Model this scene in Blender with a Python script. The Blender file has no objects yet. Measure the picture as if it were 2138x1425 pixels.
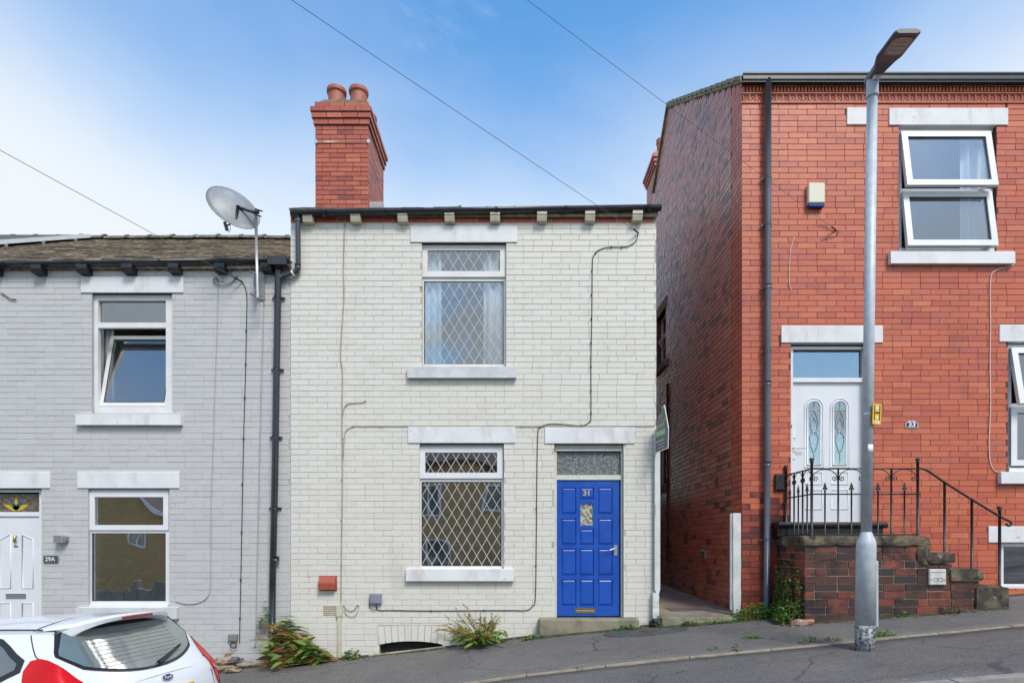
import bpy, math, random
from mathutils import Matrix, Vector, Euler
R = math.radians
random.seed(7)

# ------------------------------------------------------------------ camera
F, S = 1250.0, 145.0            # focal length in photo pixels, pixels per metre at the facades
D = F / S                       # camera to facade plane
CX, HZ, EYE = 1069.0, 1134.0, 1.40
scene = bpy.context.scene
cam_d = bpy.data.cameras.new('camera'); cam = bpy.data.objects.new('camera', cam_d)
scene.collection.objects.link(cam); scene.camera = cam
cam.location = (0, -D, EYE); cam.rotation_euler = (R(90), 0, 0)
cam_d.sensor_width = 36; cam_d.lens = F / 2138 * 36
cam_d.shift_y = (HZ - 712.5) / 2138; cam_d.clip_start = .05; cam_d.clip_end = 1500

# ------------------------------------------------------------------ light
SUN_EL, SUN_AZ = 50.0, 27.0     # azimuth: degrees from straight in front of the facades (-y) towards +x
world = bpy.data.worlds.new('World'); scene.world = world; world.use_nodes = True
wn, wl = world.node_tree.nodes, world.node_tree.links
for n in list(wn): wn.remove(n)
wo = wn.new('ShaderNodeOutputWorld'); bg = wn.new('ShaderNodeBackground'); bg.inputs[1].default_value = .09
sky = wn.new('ShaderNodeTexSky'); sky.sky_type = 'NISHITA'; sky.sun_disc = False
sky.sun_elevation = R(SUN_EL); sky.sun_rotation = R(180 - SUN_AZ); sky.air_density = 1.25; sky.dust_density = .5; sky.ozone_density = 2.2
tc = wn.new('ShaderNodeTexCoord'); sx = wn.new('ShaderNodeSeparateXYZ'); wl.new(tc.outputs['Generated'], sx.inputs[0])
def wmath(op, a, b=None, c=None):
    n = wn.new('ShaderNodeMath'); n.operation = op
    for i, v in enumerate((a, b, c)):
        if v is None: continue
        if isinstance(v, (int, float)): n.inputs[i].default_value = v
        else: wl.new(v, n.inputs[i])
    return n.outputs[0]
zc = wmath('MAXIMUM', sx.outputs[2], 0.0)
den = wmath('ADD', zc, .22)
comb = wn.new('ShaderNodeCombineXYZ')
wl.new(wmath('DIVIDE', sx.outputs[0], den), comb.inputs[0]); wl.new(wmath('DIVIDE', sx.outputs[1], den), comb.inputs[1])
def wnoise(scale, detail, rough, dist, off):
    mp = wn.new('ShaderNodeMapping'); mp.inputs['Location'].default_value = off; mp.inputs['Scale'].default_value = (1, 1.5, 1)
    wl.new(comb.outputs[0], mp.inputs[0])
    n = wn.new('ShaderNodeTexNoise'); n.inputs['Scale'].default_value = scale; n.inputs['Detail'].default_value = detail
    n.inputs['Roughness'].default_value = rough; n.inputs['Distortion'].default_value = dist
    wl.new(mp.outputs[0], n.inputs[0]); return n.outputs[0]
def wstep(v, lo, hi):
    n = wn.new('ShaderNodeMapRange'); n.interpolation_type = 'SMOOTHSTEP'
    n.inputs[1].default_value = lo; n.inputs[2].default_value = hi; wl.new(v, n.inputs[0]); return n.outputs[0]
# broken white cloud, thicker towards the horizon, and thin high wisps
CLOUD_SEED = (5.5, 5.1, 3.3)
nd = wn.new('ShaderNodeTexNoise'); nd.inputs['Scale'].default_value = 1.55; nd.inputs['Detail'].default_value = 7; nd.inputs['Roughness'].default_value = .46; nd.inputs['Distortion'].default_value = .3
mpd = wn.new('ShaderNodeMapping'); mpd.inputs['Location'].default_value = CLOUD_SEED; mpd.inputs['Scale'].default_value = (1, 1, 1.5); wl.new(tc.outputs['Generated'], mpd.inputs[0]); wl.new(mpd.outputs[0], nd.inputs[0])
low = wmath('MULTIPLY_ADD', wmath('SUBTRACT', .57, zc), 2.4, wmath('MULTIPLY_ADD', nd.outputs[0], .9, -.45))
gap = wmath('MULTIPLY', wstep(wnoise(.9, 6, .5, .4, (8.3, 2.7, 0)), .47, .60), wmath('SUBTRACT', 1.0, wstep(zc, .34, .46)))     # blue gaps between the low clouds
bank = wmath('MULTIPLY', wmath('MULTIPLY', wstep(low, -.34, .34), .95), wmath('MULTIPLY_ADD', gap, -.85, 1.0))
wisps = wmath('MULTIPLY', wstep(wnoise(2.0, 8, .62, .8, (.4, 6.2, 0)), .50, .80), .42)
cl = wmath('MINIMUM', wmath('MAXIMUM', bank, wisps), 1.0)
mx = wn.new('ShaderNodeMix'); mx.data_type = 'RGBA'
hs = wn.new('ShaderNodeHueSaturation'); hs.inputs['Saturation'].default_value = 1.22; hs.inputs['Value'].default_value = 1.38
tint = wn.new('ShaderNodeMix'); tint.data_type = 'RGBA'; tint.blend_type = 'MULTIPLY'; tint.inputs[0].default_value = 1; tint.inputs[7].default_value = (.93, 1.01, 1.02, 1); wl.new(sky.outputs[0], tint.inputs[6]); wl.new(tint.outputs[2], hs.inputs['Color'])
wl.new(cl, mx.inputs[0]); wl.new(hs.outputs[0], mx.inputs[6]); mx.inputs[7].default_value = (4.7, 4.95, 5.1, 1)
wl.new(mx.outputs[2], bg.inputs[0]); wl.new(bg.outputs[0], wo.inputs[0])

sun_d = bpy.data.lights.new('sun', 'SUN'); sun = bpy.data.objects.new('sun', sun_d); scene.collection.objects.link(sun)
sun_d.energy = 1.5; sun_d.angle = R(20); sun_d.color = (1, .93, .83)
sdir = Vector((math.sin(R(SUN_AZ)) * math.cos(R(SUN_EL)), -math.cos(R(SUN_AZ)) * math.cos(R(SUN_EL)), math.sin(R(SUN_EL))))
sun.rotation_euler = (-sdir).to_track_quat('-Z', 'Y').to_euler(); sun.location = sdir * 40
vs = scene.view_settings; vs.view_transform = 'Standard'; vs.look = 'None'; vs.gamma = 1; vs.exposure = 1.10; vs.use_curve_mapping = False

# ------------------------------------------------------------------ helpers
COL = scene.collection.objects
def P(px, py, y=0.0):
    d = D + y
    return Vector(((px - CX) * d / F, y, EYE + (HZ - py) * d / F))
def PX(px, y=0.0): return (px - CX) * (D + y) / F
def PZ(py, y=0.0): return EYE + (HZ - py) * (D + y) / F
def rect(x0, y0, x1, y1, y=0.0): return (PX(x0, y), PX(x1, y), PZ(y1, y), PZ(y0, y))   # xa, xb, za, zb
GK = [(PX(a), PZ(b)) for a, b in ((-1000, 1535), (450, 1398), (604, 1383), (765, 1369), (919, 1352), (1120, 1326), (1330, 1307), (1550, 1289), (2050, 1248), (2600, 1202))]
def gbase(x):           # foot of the facades: the street climbs to the right, steepest left of the blue door
    for (a, b), (c, d) in zip(GK, GK[1:]):
        if x <= c or c == GK[-1][0]: return b + (d - b) * (x - a) / (c - a)
def zg(x, y=0.0):
    return (gbase(x - .25) + 2 * gbase(x) + gbase(x + .25)) / 4 + .03 * min(y, 0)

class MB:
    def __init__(s): s.v, s.f, s.sm = [], [], []
    def add(s, vs, fs, smooth=False):
        o = len(s.v); s.v += [tuple(v) for v in vs]; s.f += [tuple(i + o for i in f) for f in fs]; s.sm += [smooth] * len(fs); return s
    def box(s, x0, x1, y0, y1, z0, z1):
        v = [(x0, y0, z0), (x1, y0, z0), (x1, y1, z0), (x0, y1, z0), (x0, y0, z1), (x1, y0, z1), (x1, y1, z1), (x0, y1, z1)]
        return s.add(v, [(0, 3, 2, 1), (4, 5, 6, 7), (0, 1, 5, 4), (1, 2, 6, 5), (2, 3, 7, 6), (3, 0, 4, 7)])
    def bbox(s, x0, x1, y0, y1, z0, z1, b=.006):     # bevelled box
        v = []
        for (i, x) in ((0, x0), (1, x1)):
            for (j, y) in ((0, y0), (1, y1)):
                for (k, z) in ((0, z0), (1, z1)):
                    X = x + (b if i == 0 else -b); Y = y + (b if j == 0 else -b); Z = z + (b if k == 0 else -b)
                    v += [(x, Y, Z), (X, y, Z), (X, Y, z)]
        I = lambda i, j, k, a: (i * 4 + j * 2 + k) * 3 + a
        f = []
        f += [(I(0,0,0,0), I(0,0,1,0), I(0,1,1,0), I(0,1,0,0)), (I(1,0,0,0), I(1,1,0,0), I(1,1,1,0), I(1,0,1,0))]
        f += [(I(0,0,0,1), I(1,0,0,1), I(1,0,1,1), I(0,0,1,1)), (I(0,1,0,1), I(0,1,1,1), I(1,1,1,1), I(1,1,0,1))]
        f += [(I(0,0,0,2), I(0,1,0,2), I(1,1,0,2), I(1,0,0,2)), (I(0,0,1,2), I(1,0,1,2), I(1,1,1,2), I(0,1,1,2))]
        for j in (0, 1):
            for k in (0, 1): f.append((I(0,j,k,1), I(1,j,k,1), I(1,j,k,2), I(0,j,k,2)))
        for i in (0, 1):
            for k in (0, 1): f.append((I(i,0,k,0), I(i,1,k,0), I(i,1,k,2), I(i,0,k,2)))
            for j in (0, 1): f.append((I(i,j,0,0), I(i,j,1,0), I(i,j,1,1), I(i,j,0,1)))
        for i in (0, 1):
            for j in (0, 1):
                for k in (0, 1): f.append((I(i,j,k,0), I(i,j,k,1), I(i,j,k,2)))
        return s.add(v, f)
    def tube(s, pts, r, n=8, caps=True, smooth=True):
        pts = [Vector(p) for p in pts]; o = []; rs = r if isinstance(r, (list, tuple)) else [r] * len(pts)
        up = Vector((0, 0, 1)); ref = None
        for i, p in enumerate(pts):
            t = (pts[min(i + 1, len(pts) - 1)] - pts[max(i - 1, 0)]).normalized()
            if ref is None:
                a = t.cross(up)
                if a.length < .05: a = t.cross(Vector((0, 1, 0)))
                a.normalize()
            else:
                a = ref - t * ref.dot(t)
                a.normalize()
            ref = a; b = t.cross(a)
            o += [p + (a * math.cos(2 * math.pi * k / n) + b * math.sin(2 * math.pi * k / n)) * rs[i] for k in range(n)]
        f = [(i * n + k, i * n + (k + 1) % n, (i + 1) * n + (k + 1) % n, (i + 1) * n + k) for i in range(len(pts) - 1) for k in range(n)]
        s.add(o, f, smooth)
        if caps:
            m = len(s.v) - len(o)
            s.f += [tuple(m + k for k in range(n)), tuple(m + (len(pts) - 1) * n + k for k in reversed(range(n)))]; s.sm += [False, False]
        return s
    def prism(s, poly, axis, a, b):       # poly of 2-tuples extruded along axis from a to b
        n = len(poly)
        mk = {'x': lambda p, t: (t, p[0], p[1]), 'y': lambda p, t: (p[0], t, p[1]), 'z': lambda p, t: (p[0], p[1], t)}[axis]
        v = [mk(p, a) for p in poly] + [mk(p, b) for p in poly]
        return s.add(v, [tuple(range(n)), tuple(reversed(range(n, 2 * n)))] + [(i, i + n, (i + 1) % n + n, (i + 1) % n) for i in range(n)])
    def lathe(s, prof, c, n=20, smooth=True):   # prof (r, z) about the vertical through c
        v = [(c[0] + r * math.cos(2 * math.pi * k / n), c[1] + r * math.sin(2 * math.pi * k / n), c[2] + z) for r, z in prof for k in range(n)]
        f = [(i * n + k, i * n + (k + 1) % n, (i + 1) * n + (k + 1) % n, (i + 1) * n + k) for i in range(len(prof) - 1) for k in range(n)]
        return s.add(v, f, smooth)
    def ring(s, r, t, y0, y1):            # rectangular frame r = (xa, xb, za, zb), bar width t
        xa, xb, za, zb = r
        s.box(xa, xb, y0, y1, zb - t, zb); s.box(xa, xb, y0, y1, za, za + t)
        s.box(xa, xa + t, y0, y1, za + t, zb - t); s.box(xb - t, xb, y0, y1, za + t, zb - t); return s
    def xf(s, m, start=0):
        s.v = s.v[:start] + [tuple(m @ Vector(p)) for p in s.v[start:]]; return s
    def mesh(s, name, mat):
        me = bpy.data.meshes.new(name); me.from_pydata(s.v, [], s.f)
        me.polygons.foreach_set('use_smooth', s.sm); me.materials.append(mat); me.update(); return me
    def build(s, name, mat, parent=None):
        return link(name, s.mesh(name, mat), parent)
def link(name, data, parent=None):
    o = bpy.data.objects.new(name, data); COL.link(o)
    if parent is not None:
        o.parent = parent
        if parent.type == 'EMPTY': o.matrix_parent_inverse = Matrix.Translation(-parent.location)
    return o
def tag(o, label, cat, group=None):
    o['label'] = label; o['category'] = cat
    if group: o['group'] = group
    return o
def thing(name, label, cat, loc, group=None):
    e = bpy.data.objects.new(name, None); COL.link(e); e.location = loc; e.empty_display_size = .2
    return tag(e, label, cat, group)
def struct(o): o['kind'] = 'structure'; return o
def stuff(o): o['kind'] = 'stuff'; return o
def hinge(y, z, ang): return Matrix.Translation((0, y, z)) @ Matrix.Rotation(ang, 4, 'X') @ Matrix.Translation((0, -y, -z))
def text_mesh(txt, size, mat, M4, name, parent, depth=.002, align='CENTER', bold=0.0, sx=1.0):
    c = bpy.data.curves.new('t', 'FONT'); c.body = txt; c.size = size; c.extrude = depth; c.align_x = align; c.align_y = 'CENTER'; c.offset = bold
    c.resolution_u = 3
    o = bpy.data.objects.new('t', c); COL.link(o)
    dg = bpy.context.evaluated_depsgraph_get(); me = bpy.data.meshes.new_from_object(o.evaluated_get(dg))
    bpy.data.objects.remove(o); me.transform(M4 @ Matrix.Diagonal((sx, 1, 1, 1))); me.materials.clear(); me.materials.append(mat)
    return link(name, me, parent)
FRONT = lambda p: Matrix.Translation(p) @ Matrix.Rotation(R(90), 4, 'X')        # text facing -y
def smooth_path(pts, n=6):
    pts = [Vector(p) for p in pts]; out = []
    for i in range(len(pts) - 1):
        p0, p1, p2, p3 = pts[max(i - 1, 0)], pts[i], pts[i + 1], pts[min(i + 2, len(pts) - 1)]
        for k in range(n):
            t = k / n
            out.append(.5 * ((2 * p1) + (p2 - p0) * t + (2 * p0 - 5 * p1 + 4 * p2 - p3) * t * t + (3 * p1 - p0 - 3 * p2 + p3) * t ** 3))
    return out + [pts[-1]]

# ------------------------------------------------------------------ materials
def nodes(name):
    m = bpy.data.materials.new(name); m.use_nodes = True; nt = m.node_tree
    return m, nt.nodes, nt.links, nt.nodes['Principled BSDF']
def rgba(c): return (c[0], c[1], c[2], 1)
def mixc(N, L, fac, a, b, mode='MIX'):
    n = N.new('ShaderNodeMix'); n.data_type = 'RGBA'; n.blend_type = mode
    for i, v in ((0, fac), (6, a), (7, b)):
        if isinstance(v, (int, float)): n.inputs[i].default_value = v
        elif isinstance(v, (tuple, list)): n.inputs[i].default_value = rgba(v)
        else: L.new(v, n.inputs[i])
    return n.outputs[2]
def noise(N, L, scale, detail=4, rough=.55, stretch=(1, 1, 1), off=(0, 0, 0), dist=0):
    g = N.new('ShaderNodeNewGeometry'); mp = N.new('ShaderNodeMapping'); mp.inputs['Scale'].default_value = stretch; mp.inputs['Location'].default_value = off
    L.new(g.outputs['Position'], mp.inputs[0]); n = N.new('ShaderNodeTexNoise'); n.inputs['Scale'].default_value = scale
    n.inputs['Detail'].default_value = detail; n.inputs['Roughness'].default_value = rough; n.inputs['Distortion'].default_value = dist
    L.new(mp.outputs[0], n.inputs[0]); return n.outputs[0]
def step(N, L, v, lo, hi, a=0.0, b=1.0):
    n = N.new('ShaderNodeMapRange'); n.interpolation_type = 'SMOOTHSTEP'
    for i, x in enumerate((lo, hi, a, b)): n.inputs[i + 1].default_value = x
    L.new(v, n.inputs[0]); return n.outputs[0]
def rnd(N, L):     # one random number for each separate piece
    g = N.new('ShaderNodeNewGeometry'); o = N.new('ShaderNodeObjectInfo'); a = N.new('ShaderNodeMath'); a.operation = 'ADD'
    L.new(g.outputs['Random Per Island'], a.inputs[0]); L.new(o.outputs['Random'], a.inputs[1])
    f = N.new('ShaderNodeMath'); f.operation = 'FRACT'; L.new(a.outputs[0], f.inputs[0]); return f.outputs[0]
def bumpn(N, L, B, h, strength, dist=.01):
    b = N.new('ShaderNodeBump'); b.inputs['Strength'].default_value = strength; b.inputs['Distance'].default_value = dist
    L.new(h, b.inputs['Height']); L.new(b.outputs[0], B.inputs['Normal'])
def mat(name, c1, c2=None, rough=.6, scale=6, bump=0, bscale=80, var=0, metal=0, spec=.5, stains=(), coat=0, bdist=.006):
    m, N, L, B = nodes(name)
    col = rgba(c1)
    if c2 is not None: col = mixc(N, L, step(N, L, noise(N, L, scale), .35, .65), c1, c2)
    if var:
        v = N.new('ShaderNodeHueSaturation'); L.new(step(N, L, rnd(N, L), 0, 1, 1 - var, 1 + var), v.inputs['Value'])
        if isinstance(col, tuple): v.inputs['Color'].default_value = col
        else: L.new(col, v.inputs['Color'])
        col = v.outputs[0]
    for (sc, ss, st, lo, hi, amt) in stains:
        f = step(N, L, noise(N, L, ss, 6, .6, st), lo, hi, 0, amt); col = mixc(N, L, f, col if not isinstance(col, tuple) else col[:3], sc)
    if isinstance(col, tuple): B.inputs['Base Color'].default_value = col
    else: L.new(col, B.inputs['Base Color'])
    B.inputs['Roughness'].default_value = rough; B.inputs['Metallic'].default_value = metal; B.inputs['Specular IOR Level'].default_value = spec
    if coat: B.inputs['Coat Weight'].default_value = coat; B.inputs['Coat Roughness'].default_value = .05
    if bump: bumpn(N, L, B, noise(N, L, bscale, 5), bump, bdist)
    return m
def brick_mat(name, cols, rough, stains=(), bump=.25, spec=.5, grain=.12):
    m, N, L, B = nodes(name)
    r = N.new('ShaderNodeValToRGB'); r.color_ramp.interpolation = 'LINEAR'; els = r.color_ramp.elements
    while len(els) < len(cols): els.new(.5)
    for i, (p, c) in enumerate(cols): els[i].position = p; els[i].color = rgba(c)
    L.new(rnd(N, L), r.inputs[0]); col = r.outputs[0]
    f = step(N, L, noise(N, L, 26, 6, .65, (1, 1, 2.2)), .3, .7, 1 - grain, 1 + grain)
    h = N.new('ShaderNodeHueSaturation'); L.new(col, h.inputs['Color']); L.new(f, h.inputs['Value']); col = h.outputs[0]
    for (sc, ss, st, lo, hi, amt) in stains:
        col = mixc(N, L, step(N, L, noise(N, L, ss, 6, .62, st), lo, hi, 0, amt), col, sc)
    L.new(col, B.inputs['Base Color']); B.inputs['Specular IOR Level'].default_value = spec
    L.new(step(N, L, noise(N, L, 9, 4), .3, .7, rough - .1, rough + .1), B.inputs['Roughness'])
    bumpn(N, L, B, noise(N, L, 120, 5), bump, .004); return m
def glass_mat(name, refl=.3, rough=.0, wave=.012, tint=(.9, .94, .95)):
    m = bpy.data.materials.new(name); m.use_nodes = True; N, L = m.node_tree.nodes, m.node_tree.links
    for n in list(N): N.remove(n)
    o = N.new('ShaderNodeOutputMaterial'); t = N.new('ShaderNodeBsdfTransparent'); t.inputs[0].default_value = rgba(tint)
    g = N.new('ShaderNodeBsdfGlossy'); g.inputs['Roughness'].default_value = rough; g.inputs['Color'].default_value = (.95, .97, 1, 1)
    ge = N.new('ShaderNodeNewGeometry'); dt = N.new('ShaderNodeVectorMath'); dt.operation = 'DOT_PRODUCT'; L.new(ge.outputs['Normal'], dt.inputs[0]); L.new(ge.outputs['Incoming'], dt.inputs[1])
    def mth(op, x, y=None):
        n = N.new('ShaderNodeMath'); n.operation = op; n.use_clamp = op == 'ADD'
        for i, v in enumerate((x, y)):
            if v is None: continue
            if isinstance(v, (int, float)): n.inputs[i].default_value = v
            else: L.new(v, n.inputs[i])
        return n
    a = mth('ADD', mth('POWER', mth('SUBTRACT', 1.0, mth('ABSOLUTE', dt.outputs['Value']).outputs[0]).outputs[0], 5.0).outputs[0], refl + .04)     # Schlick, the same from both sides of the pane
    mxs = N.new('ShaderNodeMixShader'); L.new(a.outputs[0], mxs.inputs[0]); L.new(t.outputs[0], mxs.inputs[1]); L.new(g.outputs[0], mxs.inputs[2])
    if wave:
        b = N.new('ShaderNodeBump'); b.inputs['Strength'].default_value = 1; b.inputs['Distance'].default_value = wave
        L.new(noise(N, L, 1.6, 1), b.inputs['Height']); L.new(b.outputs[0], g.inputs['Normal'])
    L.new(mxs.outputs[0], o.inputs[0]); return m

DARK = (.012, .011, .012)
m_cream = brick_mat('cream glazed brick', [(0, (.635, .605, .535)), (.35, (.655, .627, .56)), (.7, (.67, .645, .58)), (1, (.645, .62, .555))], .38,
    [((.36, .32, .25), 1.6, (1, 1, .4), .56, .82, .42), ((.30, .22, .13), 7, (1, 1, .25), .66, .78, .45), ((.75, .73, .68), 3.0, (1, 1, 1), .6, .8, .35)], .12, .5, .05)
m_cream_mortar = mat('cream wall joints', (.55, .51, .42), (.43, .385, .30), .9, 2.2, .2, stains=[((.04, .035, .03), 1.9, (1, 1, 1), .60, .74, .7), ((.10, .085, .07), 14, (1, 1, .6), .60, .72, .6)])
m_greybrick = brick_mat('grey painted brick', [(0, (.485, .477, .465)), (.5, (.50, .492, .48)), (1, (.515, .507, .495))], .55,
    [((.40, .40, .40), 1.1, (1, 1, .35), .58, .8, .45), ((.30, .29, .27), 9, (1, 1, 1), .70, .80, .4), ((.56, .56, .55), 2.3, (1, 1, .4), .56, .74, .4)], .2, .4, .05)
m_grey_mortar = mat('grey painted joints', (.40, .40, .40), (.45, .45, .45), .7, 3)
RED = [(0, (.40, .082, .046)), (.2, (.48, .105, .050)), (.6, (.53, .128, .058)), (.78, (.43, .098, .064)), (1, (.57, .16, .07))]
m_red = brick_mat('red pressed brick', RED, .42, [((.09, .035, .028), 1.3, (1, 1, .30), .58, .80, .6), ((.05, .028, .03), 5.0, (1, 1, .5), .66, .74, .45), ((.30, .08, .06), 2.5, (1, 1, 1), .55, .75, .4)], .15, .5, .1)
m_redsooty = brick_mat('sooty red brick', [(0, (.03, .024, .024)), (.3, (.09, .035, .026)), (.6, (.24, .055, .032)), (.8, (.06, .026, .022)), (1, (.30, .07, .038))], .5,
    [(DARK, 3.0, (1, 1, 1.5), .45, .68, .85), ((.34, .30, .26), 8, (1, 1, 1), .68, .8, .4)], .4, .45, .2)
m_gable = brick_mat('common red brick', [(0, (.10, .062, .056)), (.09, (.16, .08, .066)), (.17, (.38, .125, .078)), (.5, (.45, .155, .095)), (.8, (.50, .20, .13)), (1, (.42, .155, .105))], .36,
    [((.06, .030, .026), .9, (1, 1, .8), .55, .78, .55), ((.40, .20, .15), 3.5, (1, 1, 1), .62, .78, .3)], .15, .8, .2)
m_red_mortar = mat('dark mortar', (.13, .045, .032), (.07, .032, .025), .9, 3)
m_gable_mortar = mat('black mortar', (.09, .05, .04), (.14, .08, .06), .9, 3)
m_soot_mortar = mat('pale mortar', (.36, .32, .24), (.15, .13, .10), .9, 7)
m_chim = brick_mat('chimney brick', [(0, (.22, .05, .04)), (.2, (.37, .085, .045)), (.6, (.45, .115, .055)), (.85, (.35, .075, .05)), (1, (.50, .15, .075))], .45, [((.12, .06, .05), 4, (1, 1, 1), .62, .75, .5)], .25, .5, .15)
m_chim_mortar = mat('chimney mortar', (.12, .075, .055), (.07, .05, .04), .9, 5)
m_stone_w = mat('white painted stone', (.72, .715, .715), (.66, .655, .655), .6, 3, .15, 50, stains=[((.42, .39, .34), 4, (1, 1, .3), .50, .74, .55), ((.16, .13, .10), 15, (1, 1, 1), .66, .73, .75)])
m_sill_old = mat('worn white sill paint', (.60, .60, .60), (.50, .50, .50), .65, 5, .3, 40, stains=[((.20, .18, .15), 6, (1, 1, .35), .58, .76, .6)])
m_corbel_c = mat('cream corbel paint', (.56, .52, .40), (.48, .44, .33), .6, 12, .2, stains=[((.25, .18, .12), 20, (1, 1, 1), .62, .74, .5)])
m_black = mat('black painted wood', (.014, .015, .018), (.022, .023, .026), .45, 10)
m_gutter = mat('black plastic gutter', (.016, .018, .022), (.03, .032, .036), .32, 5, spec=.6)
m_gutter_grey = mat('grey aluminium fascia', (.05, .056, .066), (.04, .045, .054), .35, 3)
m_pipe_grey = mat('slate grey downpipe', (.085, .10, .125), (.07, .08, .10), .35, 3, spec=.6)
m_pipe_black = mat('black downpipe', (.009, .010, .018), (.015, .016, .024), .25, 4, spec=.7)
m_upvc = mat('white upvc', (.74, .745, .76), (.70, .70, .71), .3, 4)
m_upvc_old = mat('aged white upvc', (.66, .65, .62), (.72, .71, .70), .38, 5, stains=[((.30, .27, .2), 9, (1, 1, 1), .7, .82, .35)])
m_frame = mat('off-white painted door frame', (.62, .60, .55), (.55, .53, .49), .45, 7, stains=[((.25, .2, .16), 9, (1, 1, .4), .68, .8, .4)])
m_gasket = mat('black window gasket', (.01, .01, .012), rough=.5)
m_glass = glass_mat('window glass', .13, 0, .0025)
m_glass_low = glass_mat('street window glass', .42, 0, .006)
m_glass_obs = mat('obscured glass', (.07, .08, .085), (.16, .175, .18), .16, 22, .9, 70, spec=.8, bdist=.012)
m_glass_pat = mat('patterned door glass', (.10, .085, .05), (.55, .52, .42), .1, 28, .9, 45, spec=.8, bdist=.012)
m_glass_stain = mat('textured fanlight glass', (.045, .035, .02), (.17, .135, .085), .15, 20, .9, 40, spec=.8, bdist=.012)
m_lead = mat('white lead strip', (.52, .52, .50), rough=.4)
m_leadd = mat('grey lead came', (.38, .40, .42), rough=.35, metal=.4)
m_room = mat('room plaster', (.34, .345, .34), (.30, .30, .30), .9, 1)
m_curtain = mat('white curtain cloth', (.68, .69, .72), (.60, .61, .65), .85, 4)
m_blue = mat('royal blue door paint', (.010, .070, .37), (.014, .085, .42), .30, 5, .10, 60, spec=.5, stains=[((.03, .085, .42), 7, (1, 1, .35), .56, .72, .6), ((.012, .03, .20), 18, (1, 1, .5), .66, .74, .5)])
m_whitedoor = mat('white composite door', (.70, .705, .725), (.67, .675, .695), .35, 4)
m_brass = mat('brass', (.42, .30, .12), (.34, .23, .09), .35, 30, metal=.8)
m_gold = mat('gold numeral paint', (.62, .44, .22), rough=.4)
m_chrome = mat('brushed steel', (.62, .62, .63), rough=.3, metal=.9)
m_white = mat('white plastic', (.72, .72, .72), rough=.4)
m_stepstone = mat('weathered step stone', (.27, .24, .17), (.17, .16, .11), .9, 5, .5, 30, stains=[((.09, .10, .05), 4, (1, 1, 1), .55, .7, .6), ((.42, .38, .29), 7, (1, 1, 1), .64, .74, .5)])
m_coping = mat('mossy coping stone', (.17, .135, .085), (.05, .043, .033), .95, 5, .6, 25, stains=[((.11, .10, .03), 7, (1, 1, .5), .60, .72, .6), ((.02, .018, .015), 4.5, (1, 1, 1), .48, .62, .85), ((.30, .27, .21), 11, (1, 1, 1), .62, .72, .6)])
m_concrete = mat('alley concrete', (.29, .245, .19), (.20, .17, .13), .92, 4, .4, 40, stains=[((.10, .085, .065), 3, (1, 1, 1), .54, .75, .6)])
def asphalt(name, a, b, seed):
    m, N, L, B = nodes(name)
    c = mixc(N, L, step(N, L, noise(N, L, .9, 7, .65, off=(seed, 0, 0)), .32, .68), a, b)
    c = mixc(N, L, step(N, L, noise(N, L, 62, 3, .7), .53, .66, 0, .75), c, (.26, .24, .215))
    c = mixc(N, L, step(N, L, noise(N, L, 50, 3, .7, off=(5, 3, 0)), .55, .66, 0, .8), c, (.026, .025, .025))
    c = mixc(N, L, step(N, L, noise(N, L, 2.4, 8, .7, (.45, 1, 1), off=(9, seed, 0)), .55, .75, 0, .55), c, (.20, .185, .165))
    c = mixc(N, L, step(N, L, noise(N, L, 1.7, 6, .7, (1, 1, 1), off=(2, seed + 3, 0)), .58, .72, 0, .6), c, (.05, .047, .045))
    g = N.new('ShaderNodeNewGeometry'); w = N.new('ShaderNodeVectorMath'); w.operation = 'MULTIPLY_ADD'; nn = N.new('ShaderNodeTexNoise'); nn.inputs['Scale'].default_value = 3; nn.inputs['Detail'].default_value = 5
    L.new(g.outputs['Position'], nn.inputs[0]); L.new(nn.outputs['Color'], w.inputs[0]); w.inputs[1].default_value = (.35, .35, 0); L.new(g.outputs['Position'], w.inputs[2])
    mp = N.new('ShaderNodeMapping'); mp.inputs['Scale'].default_value = (.45, 1.1, 0); mp.inputs['Location'].default_value = (seed * 1.7, seed * .6, 0); L.new(w.outputs[0], mp.inputs[0])
    vo = N.new('ShaderNodeTexVoronoi'); vo.feature = 'DISTANCE_TO_EDGE'; vo.inputs['Scale'].default_value = 1; L.new(mp.outputs[0], vo.inputs[0])
    c = mixc(N, L, step(N, L, vo.outputs['Distance'], .002, .008, .55, 0), c, (.025, .023, .022))       # hairline cracks
    L.new(c, B.inputs['Base Color']); L.new(step(N, L, noise(N, L, 1.3, 5), .3, .7, .62, .88), B.inputs['Roughness'])
    bumpn(N, L, B, noise(N, L, 55, 3, .7), .8, .014); return m
m_asph = asphalt('old footway asphalt', (.15, .137, .123), (.112, .102, .094), 0)
m_asph2 = asphalt('footway asphalt', (.13, .12, .11), (.10, .094, .088), 4)
m_road = asphalt('road asphalt', (.075, .073, .07), (.055, .054, .053), 8)
m_patch = asphalt('asphalt patch', (.062, .066, .066), (.05, .054, .055), 2)
m_edging = mat('pale concrete edging', (.36, .30, .22), (.25, .21, .16), .9, 7, .5, 60, stains=[((.10, .09, .07), 5, (1, 1, 1), .58, .7, .7)])
m_kerb = mat('kerb concrete', (.30, .285, .25), (.22, .21, .19), .9, 6, .4, 50)
m_soil = mat('dark soil', (.035, .028, .02), (.06, .048, .035), .95, 20, .6, 60)
m_slate = mat('old stone slate', (.36, .29, .21), (.17, .145, .12), .85, 9, .5, 40, var=.45, stains=[((.24, .15, .06), 14, (1, 1, 1), .66, .76, .6)])
m_ridge = mat('ridge tile', (.16, .145, .115), (.09, .085, .07), .85, 10, .4, 40, stains=[((.30, .33, .26), 6, (1, 1, 1), .5, .7, .6)])
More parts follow.
